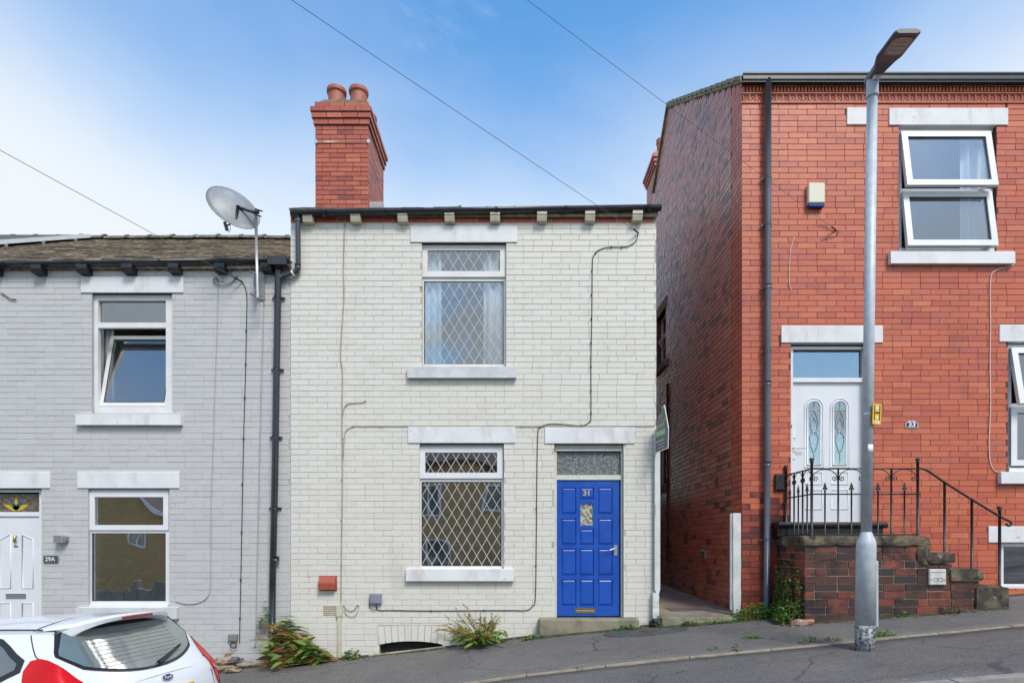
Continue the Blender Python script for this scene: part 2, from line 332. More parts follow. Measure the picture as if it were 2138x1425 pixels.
m_verge = mat('mortared verge', (.28, .27, .20), (.16, .16, .11), .9, 8, .5, 40)
m_pot = mat('terracotta pot', (.40, .125, .075), (.33, .095, .058), .6, 6, .2)
m_galv = mat('galvanised steel', (.52, .56, .59), (.44, .48, .51), .5, 14, .05, 30, metal=.1, stains=[((.50, .51, .50), 9, (1, 1, .3), .55, .75, .5), ((.22, .24, .25), 22, (1, 1, 1), .64, .78, .4)])
m_galv_base = mat('flaking black column base', (.03, .03, .032), (.36, .38, .39), .6, 26)
m_lampgrey = mat('lantern grey paint', (.10, .10, .105), (.085, .085, .09), .4, 6)
m_lens = mat('lantern lens', (.38, .35, .30), (.30, .28, .25), .2, 25)
m_iron = mat('black wrought iron', (.012, .013, .013), (.03, .03, .028), .4, 30, .3, 90)
m_blackgloss = mat('black gloss step paint', (.010, .010, .012), (.03, .02, .016), .22, 12, .1)
m_cable_b = mat('black cable', (.012, .012, .013), rough=.5)
m_cable_c = mat('painted cream cable', (.40, .36, .28), (.30, .27, .21), .6, 9)
m_cable_g = mat('painted grey cable', (.36, .365, .385), rough=.6)
m_cable_w = mat('white cable', (.66, .64, .58), rough=.5)
m_wire = mat('overhead telephone wire', (.10, .11, .13), rough=.5)
m_dish = mat('dish grey paint', (.27, .28, .285), (.22, .23, .235), .45, 4, stains=[((.50, .47, .40), 3, (1, 1, 1), .5, .7, .5)])
m_terra = mat('terracotta plastic', (.36, .075, .038), (.30, .06, .03), .5, 9)
m_greybox = mat('grey plastic', (.23, .245, .27), (.2, .21, .235), .5, 8)
m_alarm = mat('cream alarm plastic', (.66, .64, .50), rough=.4)
m_alarmblue = mat('blue alarm lens', (.01, .05, .20), rough=.2)
m_yellow = mat('yellow enamel', (.72, .44, .012), rough=.4)
m_signblk = mat('black print', (.012, .012, .014), rough=.5)
m_signgrey = mat('charcoal board print', (.13, .135, .14), (.115, .12, .125), .45, 3)
m_signgreen = mat('green board print', (.12, .36, .055), rough=.45)
m_signwhite = mat('white board', (.74, .74, .74), rough=.45)
m_signgold = mat('olive board print', (.30, .27, .08), rough=.5)
m_oldwhite = mat('peeling white gate post', (.66, .67, .64), (.56, .57, .53), .6, 5, .4, 30, stains=[((.16, .12, .09), 7, (1, 1, .3), .64, .74, .8)])
m_tan = brick_mat('tan brick', [(0, (.27, .17, .075)), (.5, (.36, .235, .105)), (1, (.42, .29, .14))], .7, (), .2)
m_tan_m = mat('tan mortar', (.30, .23, .15), rough=.9)
m_rooft = mat('brown concrete tile', (.10, .065, .045), (.07, .05, .04), .85, 6, var=.2)
# ------------------------------------------------------------------ ground
def sheet(name, xs, ya, yb, ny, zf, m, thick=.12, jit=.004):
    mb = MB(); ny1 = ny + 1; rr = random.Random(3)
    for x in xs:
        for j in range(ny1):
            y = ya(x) + (yb(x) - ya(x)) * j / ny; mb.v.append((x, y, zf(x, y) + rr.uniform(-jit, jit)))
    n = len(xs)
    for i in range(n - 1):
        for j in range(ny): a = i * ny1 + j; mb.f.append((a, a + ny1, a + ny1 + 1, a + 1)); mb.sm.append(True)
    o = len(mb.v)      # skirts give the sheet its thickness
    for i, x in enumerate(xs):
        for j in (0, ny): p = mb.v[i * ny1 + j]; mb.v.append((p[0], p[1], p[2] - thick))
    for i in range(n - 1):
        a = i * ny1; mb.f += [(a, o + 2 * i, o + 2 * i + 2, a + ny1), (a + ny, a + ny1 + ny, o + 2 * i + 3, o + 2 * i + 1)]; mb.sm += [False, False]
    return struct(mb.build(name, m))
def lin(a, b, n): return [a + (b - a) * i / n for i in range(n + 1)]
def ye(x): return -2.17 + .0586 * x if x > -1.2 else -2.24 - .02 * (x + 1.2) * 0
def yk(x):           # outer kerb line: wide footway on the right, narrow one down by the parked car
    if x > 0.2: return -3.70
    if x < -1.6: return -2.36
    t = (x + 1.6) / 1.8; t = t * t * (3 - 2 * t); return -2.36 + (-1.34) * t
def zr(x, y):
    t = min(max((-x) / 2.4, 0), 1); k = yk(x); return zg(x, k) - .12 - .14 * t * t * (3 - 2 * t) + .045 * min(max(k - y, 0), 3.6)
xsG = lin(-16, 12, 112)
sheet('pavement', xsG, lambda x: ye(x), lambda x: .12, 10, zg, m_asph)
sheet('footpath', xsG, lambda x: yk(x) + .13, lambda x: ye(x) - .05, 8, lambda x, y: zg(x, y) - .006, m_asph2)
sheet('road', lin(-40, 40, 80), lambda x: -11.5, lambda x: -1.6 if abs(x) > 16 else yk(x) + .02, 16, zr, m_road, .3, .006)
mb = MB(); rr = random.Random(5)
def zfar(x, y):
    z = zg(max(min(x, 40), -40), 0) - .62
    return z + (.18 if y < -11.5 else 0)
N_ = 40; gx = [-300, -150, -80] + lin(-40, 40, 30) + [80, 150, 300]; gy = [-300, -120, -60, -30, -11.6, -11.4, 0, 10, 30, 80, 300]
for x in gx:
    for y in gy: mb.v.append((x, y, zfar(x, y)))
for i in range(len(gx) - 1):
    for j in range(len(gy) - 1): a = i * len(gy) + j; mb.f.append((a, a + len(gy), a + len(gy) + 1, a + 1)); mb.sm.append(True)
struct(mb.build('ground', m_soil))
opp_pave = sheet('far_pavement', lin(-40, 40, 40), lambda x: -14.2, lambda x: -11.45, 3, lambda x, y: zg(x, -9) - .02, m_asph2, .3)

def stones(base, x0, x1, step_, ymid, w, top, parent, m, name, hgt=.14, gap=.012):
    x = x0; k = 0
    while x < x1:
        L_ = step_ * random.uniform(.92, 1.06); xa, xb = x, min(x + L_ - gap, x1)
        mb = MB(); n = 3
        def ring4(xx): y = ymid(xx); z = zg(xx, y) + top; return [(xx, y - w / 2, z - hgt), (xx, y + w / 2, z - hgt), (xx, y + w / 2, z), (xx, y - w / 2, z)]
        mb.add(ring4(xa) + ring4(xb), [(0, 1, 2, 3), (7, 6, 5, 4), (0, 4, 5, 1), (1, 5, 6, 2), (2, 6, 7, 3), (3, 7, 4, 0)])
        dz = random.uniform(-.003, .004); mb.v = [(a, b + dz, c + dz) for a, b, c in mb.v]
        mb.build(name, m, parent); x += L_
pavement = bpy.data.objects['pavement']; footpath = bpy.data.objects['footpath']
stones(0, -6, 10, .915, lambda x: ye(x) - .022, .048, .010, pavement, m_edging, 'edging_stone')
stones(0, -10, 10, .915, lambda x: yk(x) + .065, .125, .006, footpath, m_kerb, 'kerb_stone', .3)
# repaired patch with a small rusty stop-tap cover
mb = MB(); c0 = P(1345, 1333, -.33); n = 18
pp = [(c0.x + .62 * math.cos(2 * math.pi * k / n) * (1 if abs(math.cos(2 * math.pi * k / n)) < .8 else .93), -.42 + .30 * math.sin(2 * math.pi * k / n) * 1.0) for k in range(n)]
mb.add([(x, y, zg(x, y) + .008) for x, y in pp] + [(x, y, zg(x, y) - .02) for x, y in pp], [tuple(range(n))] + [(k, k + n, (k + 1) % n + n, (k + 1) % n) for k in range(n)])
struct(mb.build('repair_patch', m_patch, pavement))
mb = MB(); cx_, cy_ = c0.x + .05, -.42
mb.add([(cx_ + .10 * math.cos(2 * math.pi * k / 14), cy_ + .10 * math.sin(2 * math.pi * k / 14), zg(cx_, cy_) + .016 + .0867 * .1 * math.cos(2 * math.pi * k / 14)) for k in range(14)] +
       [(cx_ + .10 * math.cos(2 * math.pi * k / 14), cy_ + .10 * math.sin(2 * math.pi * k / 14), zg(cx_, cy_) - .03) for k in range(14)],
       [tuple(range(14))] + [(k, k + 14, (k + 1) % 14 + 14, (k + 1) % 14) for k in range(14)])
tag(mb.build('stop_tap_cover', mat('rusty iron', (.12, .06, .04), (.08, .045, .035), .8, 30, .5)), 'small round rusty iron cover set in the dark pavement patch', 'cover')

# ------------------------------------------------------------------ bricks
ub = [(sx_ * .5, 0, sz_ * .5) for sx_, sz_ in ((-1, -1), (1, -1), (1, 1), (-1, 1))]
UV_ = ub + [(x, -.6, z) for x, _, z in ub] + [(x * (1 - .016), -1, z * (1 - .055)) for x, _, z in ub]
UF_ = [(0, 1, 5, 4), (1, 2, 6, 5), (2, 3, 7, 6), (3, 0, 4, 7), (4, 5, 9, 8), (5, 6, 10, 9), (6, 7, 11, 10), (7, 4, 8, 11), (8, 9, 10, 11)]
UNIT = {}
def unit(m, key):
    if key not in UNIT:
        me = bpy.data.meshes.new('brick'); me.from_pydata(UV_, [], UF_); me.materials.append(m); UNIT[key] = me
    return UNIT[key]
def sub(rc, ex):
    xa, xb, za, zb = rc; ea, eb, fa, fb = ex
    if eb <= xa or ea >= xb or fb <= za or fa >= zb: return [rc]
    out = []
    if ea > xa: out.append((xa, ea, za, zb))
    if eb < xb: out.append((eb, xb, za, zb))
    ma, mb_ = max(xa, ea), min(xb, eb)
    if fa > za: out.append((ma, mb_, za, fa))
    if fb < zb: out.append((ma, mb_, fb, zb))
    return out
def brick_rects(x0, x1, z0, z1, L_, H_, j, excl, seed, hdr=.025, keep=None):
    rr = random.Random(seed); out = []; k = 0; z = z0
    while z < z1 - .01:
        zb = min(z + H_ - j, z1); x = x0 - (L_ / 2 if k % 2 else 0) - rr.uniform(0, .02)
        while x < x1:
            l = L_ * rr.uniform(.993, 1.007)
            if rr.random() < hdr: l = L_ / 2
            rs = [(max(x, x0), min(x + l - j, x1), z, zb)]
            for e in excl: rs = [q for r_ in rs for q in sub(r_, e)]
            for q in rs:
                if q[1] - q[0] > .03 and q[3] - q[2] > .014 and (keep is None or keep(q)): out.append(q)
            x += l
        z += H_; k += 1
    return out
def lay(rects, m, parent, indiv, depth=.010, axis='y', plane=0.0, seed=1, jit=.0022):
    """bricks standing proud of the mortar face; axis 'y' faces -y, axis 'x' faces -x, 'p' faces +x. indiv: how many are single objects"""
    rr = random.Random(seed); ct = cam.location
    def cen(q): a, b = (q[0] + q[1]) / 2, (q[2] + q[3]) / 2; return Vector((a, plane, b)) if axis == 'y' else Vector((plane, a, b))
    sg = 1 if axis == 'x' else -1
    order = sorted(range(len(rects)), key=lambda i: -((rects[i][1] - rects[i][0]) * (rects[i][3] - rects[i][2])) / (cen(rects[i]) - ct).length ** 2)
    single = set(order[:indiv]); me = unit(m, m.name); V, Fc = [], []
    for i, q in enumerate(rects):
        w, h = q[1] - q[0], q[3] - q[2]; c = cen(q); dp = depth + rr.uniform(-jit, jit); tl = rr.uniform(-.004, .004)
        if i in single:
            o = bpy.data.objects.new('brick', me); COL.link(o); o.location = c; o.scale = (w, dp, h); o.parent = parent
            o.rotation_euler = (0, tl, 0) if axis == 'y' else (0, 0, R(-90 * sg))
        else:
            b = len(V)
            for (x, y, z) in UV_:
                V.append((c.x + x * w, c.y + y * dp, c.z + z * h - x * w * tl) if axis == 'y' else (c.x + sg * y * dp, c.y - sg * x * w, c.z + z * h))
            Fc += [tuple(t + b for t in f) for f in UF_]
    if V:
        mb = MB(); mb.v, mb.f, mb.sm = V, Fc, [False] * len(Fc); stuff(mb.build('brickwork', m, parent))
def holed(mb, x0, x1, z0, z1, holes, y0, y1, topf=None):
    """wall plate facing -y with rectangular openings and their reveals"""
    xs = sorted({x0, x1, *[h[0] for h in holes], *[h[1] for h in holes]}); zs = sorted({z0, z1, *[h[2] for h in holes], *[h[3] for h in holes]})
    for i in range(len(xs) - 1):
        for k in range(len(zs) - 1):
            a, b, c, d = xs[i], xs[i + 1], zs[k], zs[k + 1]; mxx, mz = (a + b) / 2, (c + d) / 2
            if any(h[0] < mxx < h[1] and h[2] < mz < h[3] for h in holes): continue
            mb.add([(a, y0, c), (b, y0, c), (b, y0, d), (a, y0, d)], [(0, 1, 2, 3)]); mb.add([(a, y1, c), (b, y1, c), (b, y1, d), (a, y1, d)], [(3, 2, 1, 0)])
    for (a, b, c, d) in holes:
        mb.add([(a, y0, c), (a, y1, c), (a, y1, d), (a, y0, d)], [(0, 1, 2, 3)]); mb.add([(b, y0, c), (b, y1, c), (b, y1, d), (b, y0, d)], [(3, 2, 1, 0)])
        mb.add([(a, y0, d), (b, y0, d), (b, y1, d), (a, y1, d)], [(3, 2, 1, 0)]); mb.add([(a, y0, c), (b, y0, c), (b, y1, c), (a, y1, c)], [(0, 1, 2, 3)])
    mb.add([(x0, y0, z0), (x0, y1, z0), (x0, y1, z1), (x0, y0, z1)], [(3, 2, 1, 0)]); mb.add([(x1, y0, z0), (x1, y1, z0), (x1, y1, z1), (x1, y0, z1)], [(0, 1, 2, 3)])
    mb.add([(x0, y0, z1), (x1, y0, z1), (x1, y1, z1), (x0, y1, z1)], [(0, 1, 2, 3)])
    return mb
def room(parent, r, depth=2.4, y=.25, side=.5):
    xa, xb, za, zb = r[0] - side, r[1] + side, r[2] - .6, r[3] + .3; yb = y + depth
    mb = MB(); mb.add([(xa, y, za), (xb, y, za), (xb, yb, za), (xa, yb, za), (xa, y, zb), (xb, y, zb), (xb, yb, zb), (xa, yb, zb)],
        [(0, 1, 2, 3), (7, 6, 5, 4), (3, 2, 6, 7), (0, 3, 7, 4), (2, 1, 5, 6)])
    return mb.build('room', m_room, parent)
def slate_roof(parent, x0, x1, ye_, ze, yr, zrid, m, seed, w=.30, exp=.155, both=True):
    """stone slates in courses on a front slope, plus a plain back slope"""
    rr = random.Random(seed); sl = math.hypot(yr - ye_, zrid - ze); ty, tz = (yr - ye_) / sl, (zrid - ze) / sl; ny_, nz_ = -tz, ty
    deck = MB(); t = .10; deck.prism([(ye_, ze), (yr, zrid), (2 * yr - ye_, ze), (2 * yr - ye_, ze - t), (yr, zrid - t), (ye_, ze - t)], 'x', x0 + .01, x1 - .01)
    dk = deck.build('roof', m_slate, parent); mb = MB(); s = 0; k = 0; ex = exp
    while s < sl - .03:
        x = x0 - rr.uniform(0, w)
        while x < x1:
            ww = w * rr.uniform(.7, 1.3); xa, xb = max(x, x0), min(x + ww - .008, x1)
            if xb - xa > .03:
                lift = rr.uniform(.016, .034); s0 = s - rr.uniform(0, .018); s1 = min(s + ex * 1.15, sl)
                pts = []
                for (ss, h) in ((s0, lift), (s1, .010)):
                    for xx in (xa, xb): pts.append((xx, ye_ + ty * ss + ny_ * h, ze + tz * ss + nz_ * h))
                lo = [(xx, ye_ + ty * s0, ze + tz * s0) for xx in (xa, xb)]
                mb.add(pts + lo, [(0, 1, 3, 2), (4, 5, 1, 0), (4, 0, 2), (5, 3, 1)])
            x += ww
        s += ex; ex = max(ex * .985, .115); k += 1
    stuff(mb.build('slates', m, dk)); return dk
def ridge_tiles(parent, x0, x1, y, z, L_, m):
    n = 8; r_ = .12; pr = [(r_ * math.cos(math.pi * k / n) * 1.25, r_ * math.sin(math.pi * k / n) * .85) for k in range(n + 1)]
    mb = MB(); poly = pr + [(a * .86, b * .8 - .0) for a, b in reversed(pr)]
    N2 = len(poly); vs_ = [(-L_ / 2, a, b) for a, b in poly] + [(L_ / 2 - .05, a, b) for a, b in poly] + [(L_ / 2 - .05, a * 1.1, b * 1.12 + .008) for a, b in poly] + [(L_ / 2 + .01, a * 1.1, b * 1.12 + .008) for a, b in poly]
    mb.add(vs_, [(s * N2 + i, (s + 1) * N2 + i, (s + 1) * N2 + (i + 1) % N2, s * N2 + (i + 1) % N2) for s in range(3) for i in range(N2)])
    me = mb.mesh('ridge_tile', m); x = x0 + L_ / 2; rr = random.Random(2)
    while x < x1 - L_ / 3:
        o = bpy.data.objects.new('ridge_tile', me); COL.link(o); o.location = (x, y, z + rr.uniform(-.008, .012)); o.rotation_euler = (rr.uniform(-.03, .03), rr.uniform(-.018, .018), 0); o.parent = parent; x += L_
def gutter(parent, a, b, r_, m, brackets, y=-.10, back=True):
    """half-round gutter from a to b (points on the rim's centre line)"""
    n = 8; mb = MB(); vs_ = []
    for e in (a, b):
        for k in range(n + 1): t = math.pi * k / n; vs_.append((e[0], y - r_ * math.cos(t), e[2] - r_ * math.sin(t)))
        for k in range(n + 1): t = math.pi * (n - k) / n; vs_.append((e[0], y - r_ * .9 * math.cos(t), e[2] - r_ * .9 * math.sin(t)))
    N2 = 2 * n + 2
    mb.add(vs_, [(i, (i + 1) % N2, N2 + (i + 1) % N2, N2 + i) for i in range(N2)] + [tuple(range(N2))[::-1], tuple(range(N2, 2 * N2))], False)
    mb.sm = [True] * N2 + [False] * 2
    g = mb.build('gutter', m, parent)
    for x in brackets:
        z = a[2] + (b[2] - a[2]) * (x - a[0]) / (b[0] - a[0]); q = MB(); w = .018; rad = r_ * 1.10
        pr = [(y - rad * math.cos(math.pi * k / n), z - rad * math.sin(math.pi * k / n)) for k in range(n + 1)] + [(y - rad * .93 * math.cos(math.pi * (n - k) / n), z - rad * .93 * math.sin(math.pi * (n - k) / n)) for k in range(n + 1)]
        q.add([(x - w, p_[0], p_[1]) for p_ in pr] + [(x + w, p_[0], p_[1]) for p_ in pr], [(i, (i + 1) % len(pr), len(pr) + (i + 1) % len(pr), len(pr) + i) for i in range(len(pr))] + [tuple(range(len(pr))), tuple(range(len(pr), 2 * len(pr)))])
        q.build('bracket', m, g)
    return g
def lintel(parent, px, m, name='lintel', proud=.022, back=.10, y=0.0):
    r = rect(*px); return MB().bbox(r[0], r[1], y - proud, y + back, r[2], r[3], .006).build(name, m, parent)
def sill(parent, px, m, proud=.075, back=.12):
    xa, xb, za, zb = rect(*px, -.05); mb = MB()
    mb.prism([(-proud, za), (back, za), (back, zb + .012), (-proud + .004, zb - .004)], 'x', xa, xb); return mb.build('window_sill', m, parent)
def pane(parent, r, y, m, M4=None):
    mb = MB().box(r[0], r[1], y, y + .006, r[2], r[3])
    if M4: mb.xf(M4)
    return mb.build('pane', m, parent)
def lattice(parent, r, y, dx, dz, m, w=.0075, off=.5):
    """diamond lead strips stuck to a pane"""
    xa, xb, za, zb = r; mb = MB(); W, H = xb - xa, zb - za; sl = dz / dx; nl = math.sqrt(1 + sl * sl)
    for sg in (1, -1):
        c = -sl * W - dz * 2
        while c < H + sl * W + dz * 2:
            pts = []
            for xx in (0, W):
                zz = sg * sl * xx + c
                if -1e-6 <= zz <= H + 1e-6: pts.append((xx, zz))
            for zz in (0, H):
                xx = (zz - c) / (sg * sl)
                if -1e-6 <= xx <= W + 1e-6: pts.append((xx, zz))
            pts = sorted(set((round(p[0], 5), round(p[1], 5)) for p in pts))
            if len(pts) >= 2 and pts[-1][0] - pts[0][0] > .01:
                (x1_, z1_), (x2_, z2_) = pts[0], pts[-1]; hx, hz = sg * -sl / nl * w / 2, 1 / nl * w / 2
                q = [(x1_ - hx, z1_ - hz), (x2_ - hx, z2_ - hz), (x2_ + hx, z2_ + hz), (x1_ + hx, z1_ + hz)]
                yy = y - (.0035 if sg > 0 else .005)
                mb.add([(xa + a, yy, za + b) for a, b in q] + [(xa + a, y, za + b) for a, b in q], [(0, 1, 2, 3), (0, 4, 5, 1), (1, 5, 6, 2), (2, 6, 7, 3), (3, 7, 4, 0)])
            c += dz
    return mb.build('lead_lattice', m, parent)
def curtain(px, y, m, label, folds=5, amp=.03):
    xa, xb, za, zb = rect(*px, y); mb = MB(); n = folds * 8
    for i in range(n + 1):
        t = i / n; x = xa + (xb - xa) * t; yy = y + amp * math.sin(t * folds * 2 * math.pi) * (.8 + .4 * math.sin(t * 9))
        mb.v += [(x + .01 * math.sin(t * 20), yy, za), (x, yy * .9 + y * .1, zb)]
    for i in range(n): mb.f.append((2 * i, 2 * i + 2, 2 * i + 3, 2 * i + 1)); mb.sm.append(True)
    o = mb.build('curtain', m); so = o.modifiers.new('thickness', 'SOLIDIFY'); so.thickness = .004
    return tag(o, label, 'curtain')
def downpipe(parent, pts, r_, m, collars=(), clips=(), name='downpipe'):
    mb = MB(); mb.tube(pts, r_, 12); o = mb.build(name, m, parent)
    for c in collars: q = MB(); q.tube([c + Vector((0, 0, .03)), c - Vector((0, 0, .03))], r_ * 1.18, 12); q.build('collar', m, o)
    for c in clips:
        q = MB(); q.tube([c + Vector((0, 0, .012)), c - Vector((0, 0, .012))], r_ * 1.15, 12); q.box(c.x - r_ * 2.0, c.x + r_ * 1.9, c.y + r_ * .7, c.y + r_ * 1.1, c.z - .012, c.z + .012); q.build('pipe_clip', m, o)
    return o
# ================================================================== cream house (31)
XC0, XC1 = PX(607), PX(1370); ZTOP_C = PZ(447)
ch = thing('cream_house', 'cream glazed brick terraced house with royal blue front door numbered 31', 'house', ((XC0 + XC1) / 2, 0, zg(0)))
H_up, H_dn, H_door, H_cel = rect(881, 507, 1057, 766), rect(876, 925, 1052, 1188), rect(1157, 926, 1302, 1290), rect(792, 1338, 924, 1372)
wall_c = holed(MB(), XC0, XC1, -1.2, ZTOP_C, [H_up, H_dn, H_door, H_cel], 0, .25).build('front_wall', m_cream_mortar, ch)
LT = {'up': (857, 472, 1080, 507), 'dn': (852, 891, 1076, 925), 'door': (1137, 892, 1325, 926)}
SL = {'up': (851, 765, 1078, 789), 'dn': (848, 1187, 1073, 1212)}
ARCH = rect(788, 1304, 930, 1338)
EXC = [H_up, H_dn, H_door, H_cel, ARCH] + [rect(*v) for v in LT.values()] + [rect(*v) for v in SL.values()] + [rect(1124, 1288, 1331, 1330)]
zt = PZ(465)
rects = brick_rects(XC0, XC1, zt - 84 * .0834, zt, .269, .0834, .0065, EXC, 11, keep=lambda q: q[3] > zg((q[0] + q[1]) / 2) - .02)
lay(rects, m_cream, wall_c, 300, .0045, seed=4, jit=.0014)
rects = brick_rects(XC0, XC1, zt + .004, ZTOP_C, .269, .0834, .010, [], 12, .2)
lay(rects, m_red, wall_c, 0, .006, seed=5, jit=.004)
# other walls and roof
hull = MB(); zl = lambda y: ZTOP_C + .574 * (y + .05)
for xa, xb in ((XC0, XC0 + .22), (XC1 - .22, XC1)):
    hull.prism([(.25, -1.2), (10.2, -1.2), (10.2, ZTOP_C), (5.09, ZTOP_C + 2.86), (.25, ZTOP_C + .1)], 'x', xa, xb)
hull.box(XC0 + .22, XC1 - .22, 9.98, 10.2, -1.2, ZTOP_C); hull.build('side_wall', mat('render over brick', (.42, .17, .11), (.36, .13, .09), .85, 8, .3), ch)
rf = slate_roof(ch, XC0, XC1 + .02, -.06, ZTOP_C + .03, 5.09, PZ(432, 5.09) - .13, m_slate, 3)
ridge_tiles(rf, XC0 + 1.4, XC1, 5.09, PZ(432, 5.09) - .13, .62, m_ridge)
gut = gutter(ch, P(608, 443, -.1), P(1380, 431, -.1), .062, m_gutter, [PX(p) for p in (683, 807, 886, 1037, 1180, 1352)])
cb = MB(); cb.prism([(.0, 0), (-.125, 0), (-.125, -.045), (-.112, -.052), (-.112, -.07), (-.09, -.125), (0, -.135)], 'x', -.07, .07)
cbm = cb.mesh('corbel', m_corbel_c)
for p in (647, 746, 843, 940, 1034, 1131, 1230, 1328):
    o = link('corbel', cbm, ch); c = P(p, 452 - 3 * (p - 647) / 680); o.location = Vector((c.x, -.003, c.z)); o.rotation_euler = (0, random.uniform(-.02, .02), 0)
for k in LT: lintel(ch, LT[k], m_stone_w)
sill(ch, SL['up'], m_sill_old); sill(ch, SL['dn'], m_stone_w)
for h, nm in ((H_up, 0), (H_dn, 0)): room(ch, h)
# dark slots in the lintel soffits
def leaded_window(H, px_frame, px_sash, px_tg, px_mg, m_g, ytop=.055, mfr=m_upvc_old):
    w = MB(); fr = rect(*px_frame, .07); w.ring(fr, .042, .07, .13); w.box(fr[0] + .042, fr[1] - .042, .07, .13, PZ(px_mg[1] - 1, .07), PZ(px_sash[3] + 1, .07))
    wi = w.build('window', mfr, ch); s_ = rect(*px_sash, .05); q = MB(); q.ring(s_, PX(px_tg[0], .05) - s_[0], .045, .069)
    sa = q.build('sash', mfr, wi)
    tg, mg = rect(*px_tg, .06), rect(*px_mg, .08)
    g = MB(); g.ring((tg[0] - .002, tg[1] + .002, tg[2] - .002, tg[3] + .002), .008, .0585, .066); g.ring((mg[0] - .004, mg[1] + .004, mg[2] - .004, mg[3] + .004), .008, .079, .088); g.build('gasket', m_gasket, wi)
    pane(wi, tg, .062, m_g); pane(wi, mg, .086, m_g)
    lattice(wi, tg, .062, 21.5 / S, 35.0 / S, m_lead); lattice(wi, mg, .086, 21.0 / S, 36.0 / S, m_lead)
    return wi
leaded_window(H_up, (879, 508, 1058, 766), (881, 511, 1056, 578), (893, 523, 1044, 569), (886, 588, 1050, 760), m_glass)
leaded_window(H_dn, (874, 927, 1053, 1187), (876, 932, 1050, 998), (888, 942, 1039, 990), (881, 1006, 1046, 1180), m_glass_low, mfr=m_upvc)
curtain((880, 520, 922, 770), .15, m_curtain, 'white net curtain inside left of the upper leaded window of the cream house', 3)
curtain((1010, 520, 1060, 770), .15, m_curtain, 'white net curtain inside right of the upper leaded window of the cream house', 3)
# front door
w = MB(); fr = rect(1155, 928, 1304, 1290, .06); w.ring((fr[0], fr[1], fr[2] - .1, fr[3]), .052, .06, .14); w.box(fr[0] + .052, fr[1] - .052, .06, .14, PZ(1001, .06), PZ(991, .06)); w.box(fr[0] + .052, fr[1] - .052, .068, .075, PZ(997, .06), PZ(995, .06))
w.box(fr[0] + .03, fr[1] - .03, .045, .06, PZ(941, .06), PZ(937, .06)); dfr = w.build('door_frame', m_frame, ch)
MB().box(PX(1160, .1), PX(1294, .1), .095, .105, PZ(992, .1), PZ(942, .1)).build('fanlight', m_glass_obs, dfr)
dl = rect(1160, 1002, 1293, 1285, .08); PAN = []
for (xa, xb) in ((1173, 1203), (1249, 1279)):
    for (ya, yb) in ((1017, 1072), (1082, 1136), (1145, 1200), (1209, 1263)): PAN.append((xa, ya, xb, yb))
for (ya, yb) in ((1017, 1041), (1104, 1136), (1145, 1200), (1209, 1263)): PAN.append((1211, ya, 1240, yb))
GL = (1212, 1051, 1238, 1096)
holes = [rect(*p, .08) for p in PAN] + [rect(*GL, .08)]
door = holed(MB(), dl[0], dl[1], dl[2], dl[3], holes, .08, .125).build('front_door', m_blue, ch)
MB().box(dl[0] + .01, dl[1] - .01, .126, .13, dl[2] + .01, dl[3] - .01).build('door_back', m_blue, door)
for h in holes[:-1]:
    xa, xb, za, zb = h; t = .028; q = MB()
    q.add([(xa + .002, .098, za + .002), (xb - .002, .098, za + .002), (xb - .002, .098, zb - .002), (xa + .002, .098, zb - .002), (xa + t, .084, za + t), (xb - t, .084, za + t), (xb - t, .084, zb - t), (xa + t, .084, zb - t)],
          [(0, 1, 5, 4), (1, 2, 6, 5), (2, 3, 7, 6), (3, 0, 4, 7), (4, 5, 6, 7)]); q.build('panel', m_blue, door)
MB().box(*[holes[-1][i] for i in (0, 1)], .095, .105, holes[-1][2], holes[-1][3]).build('door_glass', m_glass_pat, door)
lb = rect(1201, 1268, 1243, 1279, .08); q = MB(); q.ring(lb, .014, .070, .08); q.box(lb[0] + .014, lb[1] - .014, .074, .08, lb[2] + .014, lb[3] - .014); q.build('letterbox', m_brass, door)
MB().box(lb[0] + .02, lb[1] - .02, .0715, .0735, (lb[2] + lb[3]) / 2 - .008, (lb[2] + lb[3]) / 2 + .008).build('letterbox_flap', m_leadd, door)
hp = rect(1282, 1137, 1289, 1159, .08); q = MB(); q.bbox(hp[0], hp[1], .068, .08, hp[2], hp[3], .003)
q.tube([P(1285, 1144, .06), P(1284, 1144, .035), P(1279, 1146, .03), P(1268, 1149, .03)], .009, 8); q.build('door_handle', m_chrome, door)
text_mesh('31', .105, m_gold, FRONT(P(1225, 1029, .079)), 'door_number', door, .003, sx=1.1, bold=.002)
st = rect(1124, 1290, 1330, 1312); q = MB(); q.bbox(st[0], st[1], -.16, .10, zg(1.1) - .12, PZ(1291, -.1), .015); q.build('doorstep', m_stepstone, ch)
# cellar light: brick arch, grille, stone edge
n = 10
for i in range(n):
    t0, t1 = i / n, (i + 1) / n
    def ap(t, top): u = (t - .5) * 2; x = PX(792 + 134 * t) + (u * .03 if top else 0); z = (PZ(1304) if top else PZ(1340)) + .05 * (1 - u * u) * (1 if not top else .55) - .03; return (x, z)
    a, b, c, d = ap(t0 + .006, False), ap(t1 - .006, False), ap(t1 - .006, True), ap(t0 + .006, True)
    q = MB(); q.prism([a, b, c, d], 'y', -.008, .05); q.build('voussoir', m_cream, wall_c)
q = MB(); cz0, cz1 = PZ(1366), PZ(1338); x0_, x1_ = PX(794), PX(922)
q.box(x0_ - .02, x1_ + .02, .12, .14, cz0 - .1, cz1 + .05); q.build('cellar_board', mat('cellar grille black', (.02, .02, .022), (.04, .04, .04), .7, 20), ch)
q = MB()
for i in range(24):
    xx = x0_ + (x1_ - x0_) * (i + .5) / 24; q.box(xx - .006, xx + .006, .085, .097, cz0 - .1, cz1 + .03)
for i in range(6): zz = cz0 + (cz1 - cz0) * i / 5; q.box(x0_, x1_, .097, .105, zz - .005, zz + .005)
